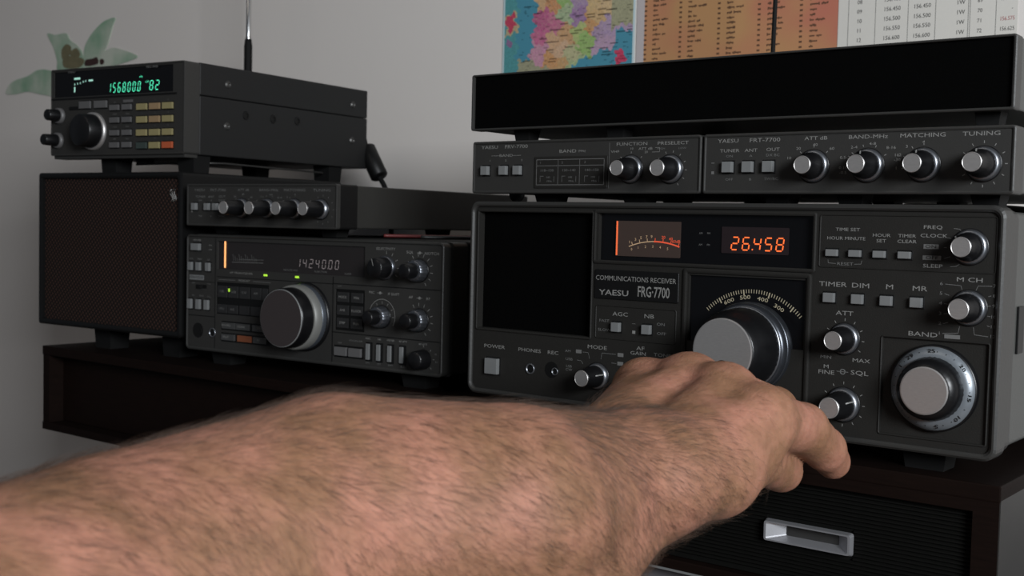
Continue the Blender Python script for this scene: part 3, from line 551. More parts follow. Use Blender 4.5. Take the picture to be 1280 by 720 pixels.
def dual(x, z, R_, r_, d, inner_silver=True):
    b = MB(); b.lathe(x, z, [(0.1, R_ * 1.05), (0.8, R_ * 1.05), (1.0, R_)], 48, 0); b.lathe(x, z, [(1, R_), (d * 0.42, R_ * 0.92), (d * 0.45, R_ * 0.8)], 60, 1, ribs=16, ramp=0.04)
    b.lathe(x, z, [(d * 0.4, r_ * 1.05), (d - 0.6, r_), (d, r_ * 0.9)], 48, 0); return b.build('knob', ['knob', 'chrome_dim'], K)
def solid(x, z, R_, d):
    b = MB(); b.lathe(x, z, [(0.1, R_ * 1.05), (2.6, R_ * 1.05), (3.0, R_ * 0.95)], 48, 1); b.lathe(x, z, [(2.8, R_ * 0.95), (d - 0.8, R_ * 0.88), (d, R_ * 0.8)], 60, 0, ribs=20, ramp=0.03); b.strip([(x - 0.5, z + R_ * 0.2), (x - 2.2, z + R_ * 0.8)], 0.6, -d - 0.1, 2); return b.build('knob', ['knob', 'chrome_dim', 'print'], K)
M['chrome_dim'] = mat('dim_chrome', (0.17, 0.18, 0.2), 0.3, 0.9, noise=0.2)
solid(216.5, 74.7, 8.2, 14); dual(247.6, 73.9, 8.2, 5.2, 18); dual(213.2, 38.7, 8.2, 5.0, 17); dual(248.4, 38.4, 8.2, 5.2, 17)
MB().lathe(252.6, 10.6, [(0, 7.4), (10, 6.6), (11, 5.8)], 40, ribs=14, ramp=0.04).build('knob', 'knob', K)
b = MB(); T('POWER', 12, 89.4, 1.5, 1.3); T('ON', 28, 85.6, 1.2, 1.4); T('OFF', 28, 82, 1.2, 1.4); T('VOX', 5, 74, 1.4, 1.2, 1); T('TIMER', 15, 74, 1.4, 1.1, 1); T('AIP', 26, 73.6, 1.4, 1.2, 1)
b.rbox(3, 20.5, 56.8, 60.8, -0.15, 0, 0.3, mi=2); b.text('KENWOOD', 11.7, 58.8, 2.0, -0.25, 3, 1.1); T('MIC', 8, 43.8, 1.2, 1.2, 1); T('PROC', 18, 43.8, 1.2, 1.2, 1); T('FULL', 27.5, 43.4, 1.2, 1.2, 1); T('SEMI', 8, 54, 1.2, 1.2, 1); T('FULL', 27, 54, 1.2, 1.2, 1)
T('HF TRANSCEIVER', 64.6, 64.3, 1.5, 1.6); T('MODE KEY', 68, 58.4, 1.5, 1.3); b.strip([(38, 58.2), (58, 58.4)], 0.3, -0.15, 1); b.strip([(78, 58.4), (98, 58.2)], 0.3, -0.15, 1)
for i, (x, t) in enumerate(zip((42.2, 56, 68, 81.2), M_l)): b.text(t, x, 48.8, 1.9, -0.05, 1, 1.2)
for i, (x, t) in enumerate(zip((42.2, 54.6), ('VFO', 'A/B'))): b.text(t, x, 34.6, 1.9, -0.05, 1, 1.2)
for i, (x, t) in enumerate(zip((48.5, 66, 86), ('M>VFO', 'SCAN', 'DS'))): b.text(t, x, 21.4, 1.8, -0.95, 0, 1.3)
for i, (x, t) in enumerate(zip((48, 86), ('SPLIT', 'RF'))): b.text(t, x, 12, 1.8, -0.95, 0, 1.3)
for x, z, t in ((174, 51, 'MODE'), (188, 51, 'MHz'), (174, 41.2, 'A=B'), (188, 41.2, 'F.LOCK'), (174, 31.6, 'STEP'), (188, 31.6, 'M.IN')): b.text(t, x, z, 1.9, -0.05, 0, 1.1)
b.strip([(169, 60.0 - 1), (173, 60.0 - 0.6)], 0.3, -0.15, 1); T('SELECTIVITY', 215.6, 88.4, 1.8, 1.3); T('SQL', 238.5, 86.6, 2.0, 1.3); T('NOTCH', 258.5, 86.2, 2.0, 1.3); T('MIC', 203, 56, 1.9, 1.2); T('IF SHIFT', 224, 55.6, 1.9, 1.2); T('AF', 240, 54.4, 1.9, 1.3); T('RF', 256, 54, 1.9, 1.3)
for x, z in ((247.5, 86.5), (211, 56), (248, 54.2)): b.strip([(x - 2.6, z), (x + 2.6, z)], 0.3, -0.15, 0); b.rbox(x - 1, x + 1, z - 1, z + 1, -0.15, 0, 0.9)
ticks(b, 216.5, 74.7, 10, 12.2, 90, -30, 5, 0.4); ticks(b, 247.6, 73.9, 10, 12.4, 150, -60, 9, 0.4); ticks(b, 248.4, 38.4, 10, 12.4, 120, -60, 8, 0.4); b.strip(arcpts(213.2, 39.2, 12.4, 160, -30, 20), 0.35, -0.15, 0); ticks(b, 213.2, 38.7, 9.6, 11.4, 120, 0, 5, 0.35)
T('VOX-ON-OFF', 188, 19, 1.3, 1.2, 1); T('CAR', 172, 16.6, 1.3, 1.2, 1)
for x, t, t2 in ((200, 'AGC', 'OFF'), (211, 'NB', 'OFF'), (222, 'METER', 'SWR'), (233.6, 'RF ATT', 'ALC')): T(t, x, 21.8, 1.4, 1.2); T(t2, x, 3.6, 1.3, 1.2, 1)
T('RF ATT', 252, 21.2, 1.4, 1.2); ticks(b, 252.6, 10.6, 8.6, 10, 90, -40, 4, 0.4); T('20', 263.6, 15, 1.3, 1.2, 1); T('30', 264.4, 9.5, 1.3, 1.2, 1)
b.build('printed_lettering', ['print', 'print_dim', 'button', 'black'], K)

# --- second tuner on the transceiver
TL = thing('antenna_tuner', 'slim tuner with four long knobs lying on top of the transceiver, left stack', 'radio', (-320.4, 15.1, 102.9), YL)
make_tuner(TL, left=True)
for x in (25, 145):
    for y in (22, 150): foot(TL, x, y, -6.3, 1, 17, 15)
foot(TL, 140, 235, -6.3, 1, 30, 15)

# --- scanner on top of the speaker
Q = thing('scanning_receiver', 'dark grey scanning receiver with green digits 156.800.0 on the far left', 'radio', (-501, 0.3, 162.2), 0.1088)
q = 0.955
b = MB(q); b.holes(1.5, 178.5, 1.5, 79, [(3.8, 165, 54.6, 78.2, 1.2, 1)], 0, 0); b.build('front_panel', ['panel2', 'gloss'], Q)
b = MB(q); b.ring(b.rr(0, 180, 0, 80.8, 2), b.rr(1.5, 178.5, 1.5, 79.2, 1), -0.6, 3, 0, 0.3); b.prism(b.rr(0, 180, 0, 80.8, 2), 3, 17, 0); b.box(2, 178, 2, 17, -3, 2, 0, 0.8); b.box(1, 170, -0.9, 0, 52.2, 53.6, 1)
b.build('bezel', ['rim', 'black'], Q)
b = MB(q); b.rbox(-0.6, 180.6, 0, 52.1, 17, 249, 1, 0.4); b.rbox(-0.6, 180.6, 52.6, 81, 17, 249, 1, 0.4); b.build('case', 'case_lit2', Q)
for xs in (180.6,):
    for (y, z) in ((50.5, 65.2), (226, 64.4), (49.6, 27.8), (225.5, 27.9)):
        s_ = MB(q); vs = []; n = 20
        for r_, dx in ((3.6, 0.1), (2.4, 1.4), (1.6, 1.5), (0.8, 0.6)):
            for k in range(n): a = 2 * PI * k / n; vs.append((xs + dx, y + r_ * math.cos(a), z + r_ * math.sin(a)))
        fs = [[k * n + i, k * n + (i + 1) % n, (k + 1) * n + (i + 1) % n, (k + 1) * n + i] for k in range(3) for i in range(n)] + [[3 * n + i for i in range(n)]]
        s_.add(vs, fs, 0, False).build('screw', 'metal_dark', Q)
    for (y, z) in ((73.4, 39.6), (109.2, 39.5), (142.8, 40.6)):
        s_ = MB(q); vs = []; n = 20
        for r_, dx in ((4.2, 0.1), (3.9, 0.6), (2.4, 0.7), (2.2, 0.1)):
            for k in range(n): a = 2 * PI * k / n; vs.append((xs + dx, y + r_ * math.cos(a), z + r_ * math.sin(a)))
        fs = [[k * n + i, k * n + (i + 1) % n, (k + 1) * n + (i + 1) % n, (k + 1) * n + i] for k in range(3) for i in range(n)] + [[3 * n + i for i in range(n)]]
        s_.add(vs, fs, 0, False).build('trim_hole', 'black', Q)
b = MB(q); b.seg('156.800.0', 78.8, 56.9, 3.1, 8.2, 6.6, 0.72, 1.0); b.seg('82', 134, 57.2, 3.9, 8, 7.6, 0.8, 1.0); b.text('CH', 130.5, 64.6, 1.6, 1.0, 0, 1.4); b.text('kHz', 123, 69.3, 1.6, 1.0, 0, 1.2); b.build('digits', 'led_green', Q)
b = MB(q); b.rbox(31.5, 40, 70.5, 72.4, 1.0, 1.1, 0.3); b.box(31.5, 33.2, 1.0, 1.1, 59, 63.8); b.box(52, 58, 1.0, 1.1, 68.2, 69.8)
for k, (x, z) in enumerate(((32, 65.5), (36, 65.9), (40, 66.3), (44, 67.4), (47.5, 68))): b.box(x, x + 0.9, 1.0, 1.1, z, z + 1.6)
b.build('level_marks', 'led_pale', Q)
def qb(x, z, w_, h_, m_, d=1.8): return button(Q, x, z, w_, h_, d, q, m_)
qb(49.4, 46.5, 15.5, 6.6, 'button_dim'); qb(71, 46.4, 17, 6.6, 'button_dim')
MB(q).box(27, 41, -1, 0, 42.5, 45.5, 0, 0.3).build('button', 'black', Q)
for x in (89.8, 106.4):
    for z in (42.8, 31.5, 20.0, 9.0): qb(x, z, 12.2, 5.0, 'button_dim')
MB(q).box(101, 113.6, -0.3, 0, 47, 49.4, 0, 0.1).build('label_strip', 'button_dim', Q)
for i, x in enumerate((126.2, 142.8, 159.4)):
    for j, z in enumerate((42.4, 31.0, 19.4, 8.0)):
        m_ = 'yellow'
        if i == 1 and j < 2: m_ = 'tan'
        if j == 3: m_ = ('green_key', 'yellow', 'orange')[i]
        qb(x, z, 13, 5.6, m_)
b = MB(q); b.lathe(61, 22, [(0, 17.4), (3.0, 17.2), (3.2, 15.6)], 64, 1); b.lathe(61, 22, [(3, 15.6), (15.6, 14.6), (16.5, 13.6)], 64, 0, ribs=30, ramp=0.02); kk = b.build('tuning_knob', ['knob', 'alu'], Q)
for x, z, d in ((12.6, 37.5, 14.5), (10.8, 14.4, 17)):
    b = MB(q); b.lathe(x, z, [(0, 7.4), (3, 7.2), (3.3, 5.8)], 40, 1); b.lathe(x, z, [(3, 5.8), (d - 0.6, 5.2), (d, 4.6)], 40, 0, ribs=16, ramp=0.04); b.build('knob', ['knob', 'button_dim'], Q)
b = MB(q); b.text('YAESU', 30, 76.2 + 1.2, 2.0, -0.7, 0, 1.3); b.text('FRG-9600', 139, 76.0 + 1.2, 2.2, -0.7, 0, 1.2)
for x in (89.8, 106.4, 126.2, 142.8, 159.4):
    for z in (47.6, 36.8, 25.4, 14.3):
        if x > 100 and x < 110 and z > 40: continue
        b.text({47.6: 'SET', 36.8: 'MODE', 25.4: 'SCAN', 14.3: 'MEM'}[z] if x < 110 else str(int((x - 120) / 16) + 1), x, z - 0.6 + 0.6, 1.1, -0.15, 0, 1.2)
b.build('printed_lettering', 'print_dim', Q)
for (x, y) in ((64, 24), (166, 24), (66, 205), (166, 205)): foot(Q, x, y, -15.4, 0.4, 21, 20, q, taper=0.9)
MB(q).box(92, 104, 22, 34, -7, 0.3, 0, 1.5).build('stand_hinge', 'rubber', Q)
MB(q).tube([(84, 30, -7), (166, 30, -6), (168, 60, -5), (172, 190, -7), (160, 205, -7)], 0.9, 8).build('tilt_bail', 'metal_dark', Q)
M_ = None
# antenna on the scanner
AN = thing('telescopic_antenna', 'chrome telescopic whip aerial rising behind the scanning receiver', 'antenna', (-400, 262, 200))
b = MB(); 
b.v = []; b.f = []; b.mi = []; b.sm = []
# antenna mount sits on the rear panel of the scanner
AN.location = (-0.529, 0.247, Z0 + 0.2)
b = MB(); b.tube([(0, 0, 0), (0, 0, 34), (0, 0, 38), (0, 0, 96), (0, 0, 100), (0, 0, 103)], [3.2, 3.2, 4.4, 4.4, 3.8, 3.6], 20); b.box(-4, 4, -9, 2, -8, 4, 0, 0.8); b.build('base', 'rubber', AN)
b = MB(); b.tube([(0, 0, 102), (0, 0, 103.2), (0, 0, 230)], [2.6, 2.6, 2.6], 20); b.tube([(0, 0, 104), (0, 0, 105.5)], 3.0, 20); b.tube([(0, 0, 230), (0, 0, 330)], 1.9, 16); b.build('telescopic_rod', mat('bright_chrome_rod', (0.6, 0.6, 0.6), 0.2, 1.0, noise=0.05), AN)
AW = thing('whip_antenna', 'thin black whip aerial standing behind the long black box, before the orange list', 'antenna', (92, 238, 100))
b = MB(); b.tube([(-1, 0, 20), (0, 0, 150), (3, 0, 330)], 1.7, 12); b.build('rod', 'rubber', AW)
MB().box(-7, 7, -14, 3, 0, 24, 0, 1.5).build('mount', 'rubber', AW)
# cables
def smooth(pts, n=8):
    out = []; P = [Vector(p) for p in pts]
    for i in range(len(P) - 1):
        p0 = P[max(i - 1, 0)]; p1 = P[i]; p2 = P[i + 1]; p3 = P[min(i + 2, len(P) - 1)]
        for k in range(n):
            t = k / n; out.append(tuple(0.5 * ((2 * p1) + (p2 - p0) * t + (2 * p0 - 5 * p1 + 4 * p2 - p3) * t * t + (3 * p1 - p0 - 3 * p2 + p3) * t ** 3)))
    return out + [tuple(P[-1])]
cbm = MB(); cbm.tube(smooth([(-372, 245, 205), (-368, 262, 196), (-362, 262, 184), (-345, 262, 157), (-335, 264, 140), (-334, 270, 110), (-340, 280, 60)]), 2.6, 10)
pc = cbm.build('power_cable', 'rubber', None, (0, 0, 0)); tag(pc, 'black power cable with a thick ferrite sleeve hanging behind the scanning receiver', 'cable')
fe = MB(); P0, P1 = Vector((-362.5, 262, 184)), Vector((-342.5, 262, 154)); d_ = (P1 - P0).normalized()
fe.tube([P0, P0 + d_ * 1.5, P1 - d_ * 1.5, P1], [7.4, 9.0, 9.0, 7.4], 18); fo = fe.build('ferrite_sleeve', 'black', pc)
for nm, lab, col_, pts in (
    ('red_cable', 'thin red cable lying on the transceiver under the tuner', (0.10, 0.012, 0.012), [(-150, 72, 98.8), (-130, 110, 98.8), (-112, 150, 98.8), (-120, 200, 98.8), (-150, 250, 98.8)]),
    ('black_cable', 'thin black cable crossing the top of the transceiver near its right edge', (0.01, 0.01, 0.01), [(-100, 60, 98.8), (-70, 95, 98.8), (-48, 140, 98.8), (-60, 210, 98.8), (-80, 262, 98.8)])):
    q_ = MB().tube(smooth(pts), 1.3, 8).build(nm, mat(nm + '_sheath', col_, 0.5, noise=0.1), None, (0, 0, 0)); tag(q_, lab, 'cable')
for i, pts in enumerate(([(60, 236, 120), (85, 245, 127), (120, 248, 128), (165, 245, 130), (180, 240, 145)], [(150, 238, 110), (190, 246, 128), (240, 248, 129), (290, 244, 124), (300, 232, 100)])):
    q_ = MB().tube(smooth(pts), 2.4, 10).build('coaxial_cable', 'rubber', None, (0, 0, 0)); tag(q_, ('black coaxial cable behind the gap under the band table unit', 'black coaxial cable behind the gap under the right hand tuner')[i], 'cable')

# ================================================================ things on the wall
WY = 329.4
# --- map: colour patches printed on a sheet, one value per small face
mp_o = MB(); x0, x1, zb, zt = -243.0, -90.0, 205.0, 440.0
def ell(u, z, cu_, cz_, a, b_, rot=0):
    c_, s_ = math.cos(rot), math.sin(rot); du, dz_ = u - cu_, z - cz_; return ((du * c_ + dz_ * s_) / a) ** 2 + ((-du * s_ + dz_ * c_) / b_) ** 2
SEA = (0.055, 0.205, 0.275); SEA2 = (0.07, 0.24, 0.25); LANDN = (0.28, 0.27, 0.17)
prov = [((48, 330), (0.55, 0.33, 0.16)), ((60, 322), (0.52, 0.22, 0.08)), ((72, 325), (0.20, 0.40, 0.10)), ((76, 310), (0.30, 0.42, 0.24)), ((90, 322), (0.30, 0.20, 0.38)), ((90, 307), (0.26, 0.13, 0.34)), ((106, 322), (0.55, 0.38, 0.17)),
        ((120, 318), (0.58, 0.40, 0.20)), ((50, 305), (0.42, 0.04, 0.20)), ((62, 302), (0.50, 0.10, 0.24)), ((47, 290), (0.50, 0.07, 0.24)), ((45, 278), (0.52, 0.22, 0.36)), ((62, 285), (0.56, 0.33, 0.18)), ((76, 290), (0.52, 0.28, 0.12)), ((70, 277), (0.58, 0.36, 0.22)),
        ((92, 292), (0.35, 0.45, 0.14)), ((98, 284), (0.22, 0.42, 0.10)), ((105, 298), (0.52, 0.25, 0.08)), ((110, 303), (0.55, 0.35, 0.15)), ((115, 290), (0.32, 0.22, 0.38)), ((125, 295), (0.34, 0.24, 0.42)), ((120, 279), (0.40, 0.26, 0.42)), ((60, 265), (0.55, 0.25, 0.08)),
        ((70, 262), (0.50, 0.28, 0.10)), ((85, 262), (0.30, 0.42, 0.20)), ((83, 272), (0.42, 0.42, 0.22)), ((55, 345), (0.45, 0.12, 0.25)), ((75, 348), (0.55, 0.35, 0.15)), ((95, 345), (0.25, 0.42, 0.14)), ((115, 345), (0.50, 0.30, 0.12)), ((130, 335), (0.35, 0.25, 0.4)), ((64, 365), (0.5, 0.3, 0.12)), ((90, 370), (0.3, 0.25, 0.4)), ((115, 368), (0.22, 0.4, 0.12))]
rngm = random.Random(3)
def mapcol(u, z):
    j = rngm.uniform(0.85, 1.12); un = u + 2.5 * math.sin(z * 0.35) + 1.5 * math.sin(z * 0.9 + u * 0.4); zn = z + 2 * math.sin(u * 0.31) + 1.3 * math.sin(u * 0.8)
    if un < 18:
        c_ = SEA2
        if ell(un, zn, 9.5, 307, 6.5, 8.5) < 1: c_ = (0.42, 0.05, 0.09)
        elif abs(un - 10) < 7.5 and abs(zn - 306) < 10: c_ = (0.38, 0.30, 0.18)
        elif ell(un, zn, 9, 288, 4, 4) < 1: c_ = (0.20, 0.12, 0.22)
        return tuple(v * j for v in c_)
    if zn < 271 - (u - 20) * 0.02 and u > 18 and u < 84 and zn < 281 - u * 0.38: return tuple(v * j for v in (0.27, 0.26, 0.17))
    if ell(un, zn, 137, 264, 6, 7) < 1: return tuple(v * j for v in (0.45, 0.05, 0.10))
    land = un > 41 - (325 - zn) * 0.12 and zn > 262 - 0.1 * u + max(0, (u - 82)) * 0.55 and zn < 385
    if u > 84: land = land and zn > 262 + (u - 84) * 0.30 and (u < 133 or zn > 290)
    if u > 128 and zn > 292 + (u - 128) * 0.2 and zn < 385: return tuple(v * j for v in LANDN)
    if not land: return tuple(v * (0.95 + 0.1 * j) for v in SEA)
    best = min(prov, key=lambda p: (p[0][0] - un) ** 2 + ((p[0][1] - zn) * 1.0) ** 2)[1]
    k_2 = rngm.uniform(0.1, 0.42); return tuple(min(1, (v * (1 - k_2) + w3 * k_2) * j * 0.88) for v, w3 in zip(best, (0.46, 0.37, 0.27)))
nx_, nz_ = 150, 190; me = bpy.data.meshes.new('map_poster'); vs = []; fs = []; cols = []
for j in range(nz_ + 1):
    for i in range(nx_ + 1): vs.append(((x0 + (x1 - x0) * i / nx_) * S, WY * S, (zb + (zt - zb) * j / nz_) * S))
for j in range(nz_):
    for i in range(nx_):
        a = j * (nx_ + 1) + i; fs.append((a, a + 1, a + nx_ + 2, a + nx_ + 1)); u = (x1 - x0) * (i + .5) / nx_; z = zb + (zt - zb) * (j + .5) / nz_
        cols.append((0.42, 0.52, 0.54) if (u < 1.8 or u > 151.2 or z > zt - 2) else mapcol(u, z))
# small printed place-name strokes
for _ in range(420):
    u = rngm.uniform(4, 148); z = rngm.uniform(255, 400); n = rngm.choice((2, 3, 3, 5, 9)); i0 = int(u / 153 * nx_); j0 = int((z - zb) / (zt - zb) * nz_)
    dark = 0.35 if n > 5 else 0.62
    for k in range(n):
        if i0 + k < nx_ - 2 and u > 20: idx = j0 * nx_ + i0 + k; cols[idx] = tuple(v * dark for v in cols[idx])
me.from_pydata(vs, [], fs); ca_ = me.color_attributes.new('Col', 'FLOAT_COLOR', 'CORNER')
buf = np.ones((len(fs) * 4, 4), np.float32); buf[:, :3] = np.repeat(np.array(cols, np.float32), 4, axis=0); ca_.data.foreach_set('color', buf.ravel())
mm_ = bpy.data.materials.new('printed_map'); mm_.use_nodes = True; nt = mm_.node_tree; at = nt.nodes.new('ShaderNodeAttribute'); at.attribute_name = 'Col'
nt.links.new(at.outputs['Color'], nt.nodes['Principled BSDF'].inputs['Base Color']); nt.nodes['Principled BSDF'].inputs['Roughness'].default_value = 0.45
me.materials.append(mm_); mo = bpy.data.objects.new('map_poster', me); COL.objects.link(mo); mo.location.z = Z0
tag(mo, 'colourful political map on blue sea, taped to the wall behind the long black box', 'map')
sm_ = mo.modifiers.new('thickness', 'SOLIDIFY'); sm_.thickness = 0.0003; sm_.offset = 1
# --- orange list
ol = bpy.data.materials.new('orange_printed_paper'); ol.use_nodes = True; nt = ol.node_tree; pb = nt.nodes['Principled BSDF']; pb.inputs['Roughness'].default_value = 0.5
tc = nt.nodes.new('ShaderNodeTexCoord'); n_ = nt.nodes.new('ShaderNodeTexNoise'); n_.inputs['Scale'].default_value = 14; nt.links.new(tc.outputs['Object'], n_.inputs['Vector'])
mx = nt.nodes.new('ShaderNodeMix'); mx.data_type = 'RGBA'; mx.inputs[6].default_value = (0.38, 0.13, 0.085, 1); mx.inputs[7].default_value = (0.38, 0.205, 0.09, 1)
rp = nt.nodes.new('ShaderNodeValToRGB'); rp.color_ramp.elements[0].position = 0.35; rp.color_ramp.elements[1].position = 0.62; nt.links.new(n_.outputs[0], rp.inputs[0]); nt.links.new(rp.outputs[0], mx.inputs[0]); nt.links.new(mx.outputs[2], pb.inputs['Base Color'])
OX0, OX1 = -88.0, 103.0
b = MB(); b.box(OX0, OX1, WY, WY + 0.3, 205, 440, 0); b.box(OX0, OX0 + 8, WY - 0.1, WY, 205, 440, 1)
r2 = random.Random(11)
for cx_, nx2 in ((-79, -71), (-43, -35), (-5, 3), (33, 41), (71, 79)):
    z = 252.0
    while z < 436:
        b.box(cx_ - 1, cx_ + 1.6, WY - 0.15, WY, z, z + 1.6, 2)
        x = nx2; 
        for wd in range(r2.choice((1, 1, 2, 2))):
            for l_ in range(r2.randint(3, 7)): b.box(x, x + 0.95, WY - 0.15, WY, z - r2.choice((0, 0, 0.5)), z + r2.choice((1.2, 1.2, 1.8)), 2); x += 1.2
            x += 1.4
        z += 4.3
b_o = b.build('printed_list', [ol, mat('grey_paper_margin', (0.40, 0.36, 0.36), 0.6, noise=0.05), mat('brown_print', (0.085, 0.04, 0.02), 0.6, noise=0.1)], None, (0, 0, 0)); tag(b_o, 'orange poster printed with four columns of small names on the wall', 'poster')
# --- channel table
b = MB(); CXa, CXb = 103.4, 232.0 + 10
b.box(CXa, CXb, WY, WY + 0.3, 205, 440, 0)
for x in (112, 134.3, 160.4, 181.7, 206.4, 207.7, 226.6): b.box(x - 0.2, x + 0.2, WY - 0.1, WY, 205, 440, 1)
for k in range(-6, 22):
    z = 263.0 + k * 7.5; n = 12 - k
    if n < 1: continue
    fr = 156.0 + 0.05 * n
    b.text('%02d' % n, 121.2, z, 3.3, WY - 0.15, 2, 0.92); b.text('%.3f' % fr, 147.6, z, 3.3, WY - 0.15, 2, 0.92); b.text('%.3f' % fr, 171.3, z, 3.3, WY - 0.15, 2, 0.92); b.text('1W', 200.6, z, 3.3, WY - 0.15, 2, 0.92)
    b.text('%d' % (60 + n), 214.9, z, 3.0, WY - 0.15, 2, 0.9)
    b.text('-' if n == 10 else '%.3f' % (156.0 + 0.025 + 0.05 * n), 238.2 if n == 10 else 234.9, z, 3.0, WY - 0.15, 3 if n == 11 else 2, 0.8)
b_o = b.build('channel_table', [mat('white_paper', (0.52, 0.50, 0.46), 0.6, noise=0.04), mat('grey_rule', (0.16, 0.16, 0.15), 0.6, noise=0.1), mat('dark_print', (0.035, 0.035, 0.035), 0.6, noise=0.1), mat('pink_print', (0.35, 0.12, 0.12), 0.6, noise=0.1)], None, (0, 0, 0))
tag(b_o, 'white sheet printed with a ruled table of channel numbers and frequencies on the wall', 'poster')
# --- painted lily on the wall
LP = {
'left': [(-1176, 285), (-1167, 297), (-1149, 303), (-1117, 307), (-1089, 314), (-1056, 311), (-1004, 295), (-1003, 267), (-1052, 275), (-1085, 280), (-1117, 285), (-1149, 283)],
'mid': [(-1065, 363), (-1044, 360), (-1018, 360), (-1008, 350), (-988, 340), (-976, 326), (-974, 304), (-1034, 308), (-1040, 325), (-1050, 344)],
'right': [(-902, 371), (-907, 361), (-916, 341), (-927, 327), (-938, 312), (-969, 309), (-973, 334), (-961, 350), (-942, 362), (-924, 369)],
'far': [(-936, 323), (-909, 332), (-881, 327), (-851, 317), (-872, 312), (-908, 308), (-936, 308)],
'o1': [(-1028, 338), (-1016, 345), (-1004, 339), (-1012, 326), (-1026, 325)],
'o2': [(-1008, 332), (-992, 338), (-982, 328), (-996, 323)],
'o3': [(-1024, 325), (-1004, 328), (-973, 321), (-984, 311), (-1020, 313)],
'd1': [(-969, 320), (-953, 321), (-942, 322), (-940, 313), (-969, 312)],
'd2': [(-935, 318), (-929, 319), (-925, 316), (-927, 312), (-934, 312)],
}

ly = thing('lily_wall_sticker', 'pale green lily sticker on the wall behind the far left scanner', 'wall sticker', (-1020, WY, 300))
pg = bpy.data.materials.new('pale_green_petal'); pg.use_nodes = True; nt = pg.node_tree; pb = nt.nodes['Principled BSDF']; pb.inputs['Roughness'].default_value = 0.8
tc = nt.nodes.new('ShaderNodeTexCoord'); n_ = nt.nodes.new('ShaderNodeTexNoise'); n_.inputs['Scale'].default_value = 16; n_.inputs['Detail'].default_value = 3; nt.links.new(tc.outputs['Object'], n_.inputs['Vector'])
rp = nt.nodes.new('ShaderNodeValToRGB'); rp.color_ramp.elements[0].position = 0.38; rp.color_ramp.elements[0].color = (0.19, 0.31, 0.21, 1); rp.color_ramp.elements[1].position = 0.66; rp.color_ramp.elements[1].color = (0.42, 0.45, 0.38, 1)
nt.links.new(n_.outputs[0], rp.inputs[0]); nt.links.new(rp.outputs[0], pb.inputs['Base Color'])
olv = mat('olive_centre', (0.17, 0.15, 0.08), 0.8, noise=0.5, nscale=90); drk = mat('dark_red_stamen', (0.035, 0.012, 0.010), 0.8, noise=0.3, nscale=90)
def closed_smooth(pts, n=5):
    out = []; N = len(pts)
    for i in range(N):
        p0, p1, p2, p3 = (Vector(pts[(i + k) % N]) for k in (-1, 0, 1, 2))
        for k in range(n):
            t = k / n; q = 0.5 * ((2 * p1) + (p2 - p0) * t + (2 * p0 - 5 * p1 + 4 * p2 - p3) * t * t + (3 * p1 - p0 - 3 * p2 + p3) * t ** 3); out.append((q.x + 1020, q.y - 300))
    return out
for i, (k, pts) in enumerate(LP.items()):
    pet = len(k) > 2; dy = -0.25 - 0.05 * i
    MB().prism(closed_smooth(pts), dy - 0.3, 0.5).build('petal' if pet else 'flower_centre', pg if pet else (olv if k[0] == 'o' else drk), ly)

# ================================================================ the arm and hand (one continuous surface)
J={'a0':(203.3,-508.6,-12.9,51.7),'a1':(194.1,-453.4,-20.7,50.6),'a2':(189.2,-386.6,-11.4,47.9),'a3':(203.6,-311.2,5.2,44.0),'a4':(239.8,-258.9,6.9,37.4),'a5':(246.5,-186.2,8.9,24.8),'a5b':(234.2,-174.9,9.5,23.1),'w1':(255.5,-190.4,9.0,20.4),'w2':(227.8,-169.7,15.4,20.9),'im':(270.1,-124.5,27.3,13.5),'mm':(248.0,-116.2,33.8,13.9),'rm':(224.7,-106.4,35.2,14.3),'pm':(198.2,-103.7,31.1,13.8),'ip':(269.4,-79.4,18.0,11.7),'id':(269.3,-53.7,5.2,10.1),'it':(267.7,-38.8,-3.4,8.6),'mp':(246.7,-61.9,22.5,10.8),'md':(241.2,-33.8,5.3,9.9),'mt':(230.5,-31.7,-6.7,8.8),'rp':(211.8,-41.8,21.3,10.6),'rd':(202.8,-17.9,2.8,9.6),'rt':(197.4,-18.7,-8.7,8.6),'pp':(186.3,-48.1,17.1,9.5),'pd':(179.7,-31.8,3.7,8.6),'pt':(177.3,-31.4,-4.5,7.7),'t0':(264.2,-189.0,10.7,18.7),'tm':(266.2,-156.8,8.8,17.1),'ti':(261.5,-107.4,6.6,11.4),'tt':(255.4,-70.9,-4.8,10.5),'tb':(266.7,-133.5,15.8,15.2),'r1':(249.3,-193.1,-1.2,18.2),'r2':(251.7,-244.5,-23.2,22.0)}
def smin(a, b, k):
    h = np.clip(0.5 + 0.5 * (b - a) / k, 0, 1); return b * (1 - h) + a * h - k * h * (1 - h)
R_ = 1.6
lo = np.array([110.0, -520.0, -75.0]); hi = np.array([335.0, 5.0, 75.0]); n3 = ((hi - lo) / R_).astype(int) + 1
gx, gy, gz = (lo[i] + R_ * np.arange(n3[i], dtype=np.float32) for i in range(3))
X, Y, Z = np.meshgrid(gx, gy, gz, indexing='ij')
def cone(a, b):
    pa = J[a] if isinstance(a, str) else a; pb_ = J[b] if isinstance(b, str) else b
    d = np.array(pb_[:3]) - np.array(pa[:3]); L2 = float(d @ d)
    t = np.clip(((X - pa[0]) * d[0] + (Y - pa[1]) * d[1] + (Z - pa[2]) * d[2]) / L2, 0, 1)
    return np.sqrt((X - pa[0] - t * d[0]) ** 2 + (Y - pa[1] - t * d[1]) ** 2 + (Z - pa[2] - t * d[2]) ** 2) - (pa[3] + (pb_[3] - pa[3]) * t)
def chain(names, k):
    f = None
    for a, b_ in zip(names, names[1:]): c_ = cone(a, b_); f = c_ if f is None else smin(f, c_, k)
    return f
body = chain(['a0', 'a1', 'a2', 'a3', 'a4', 'a5'], 3)
body = smin(body, cone('r1', 'r2'), 10)
body = smin(body, cone('a5', 'a5b'), 10)
palm = chain(['w1', 'im'], 8)
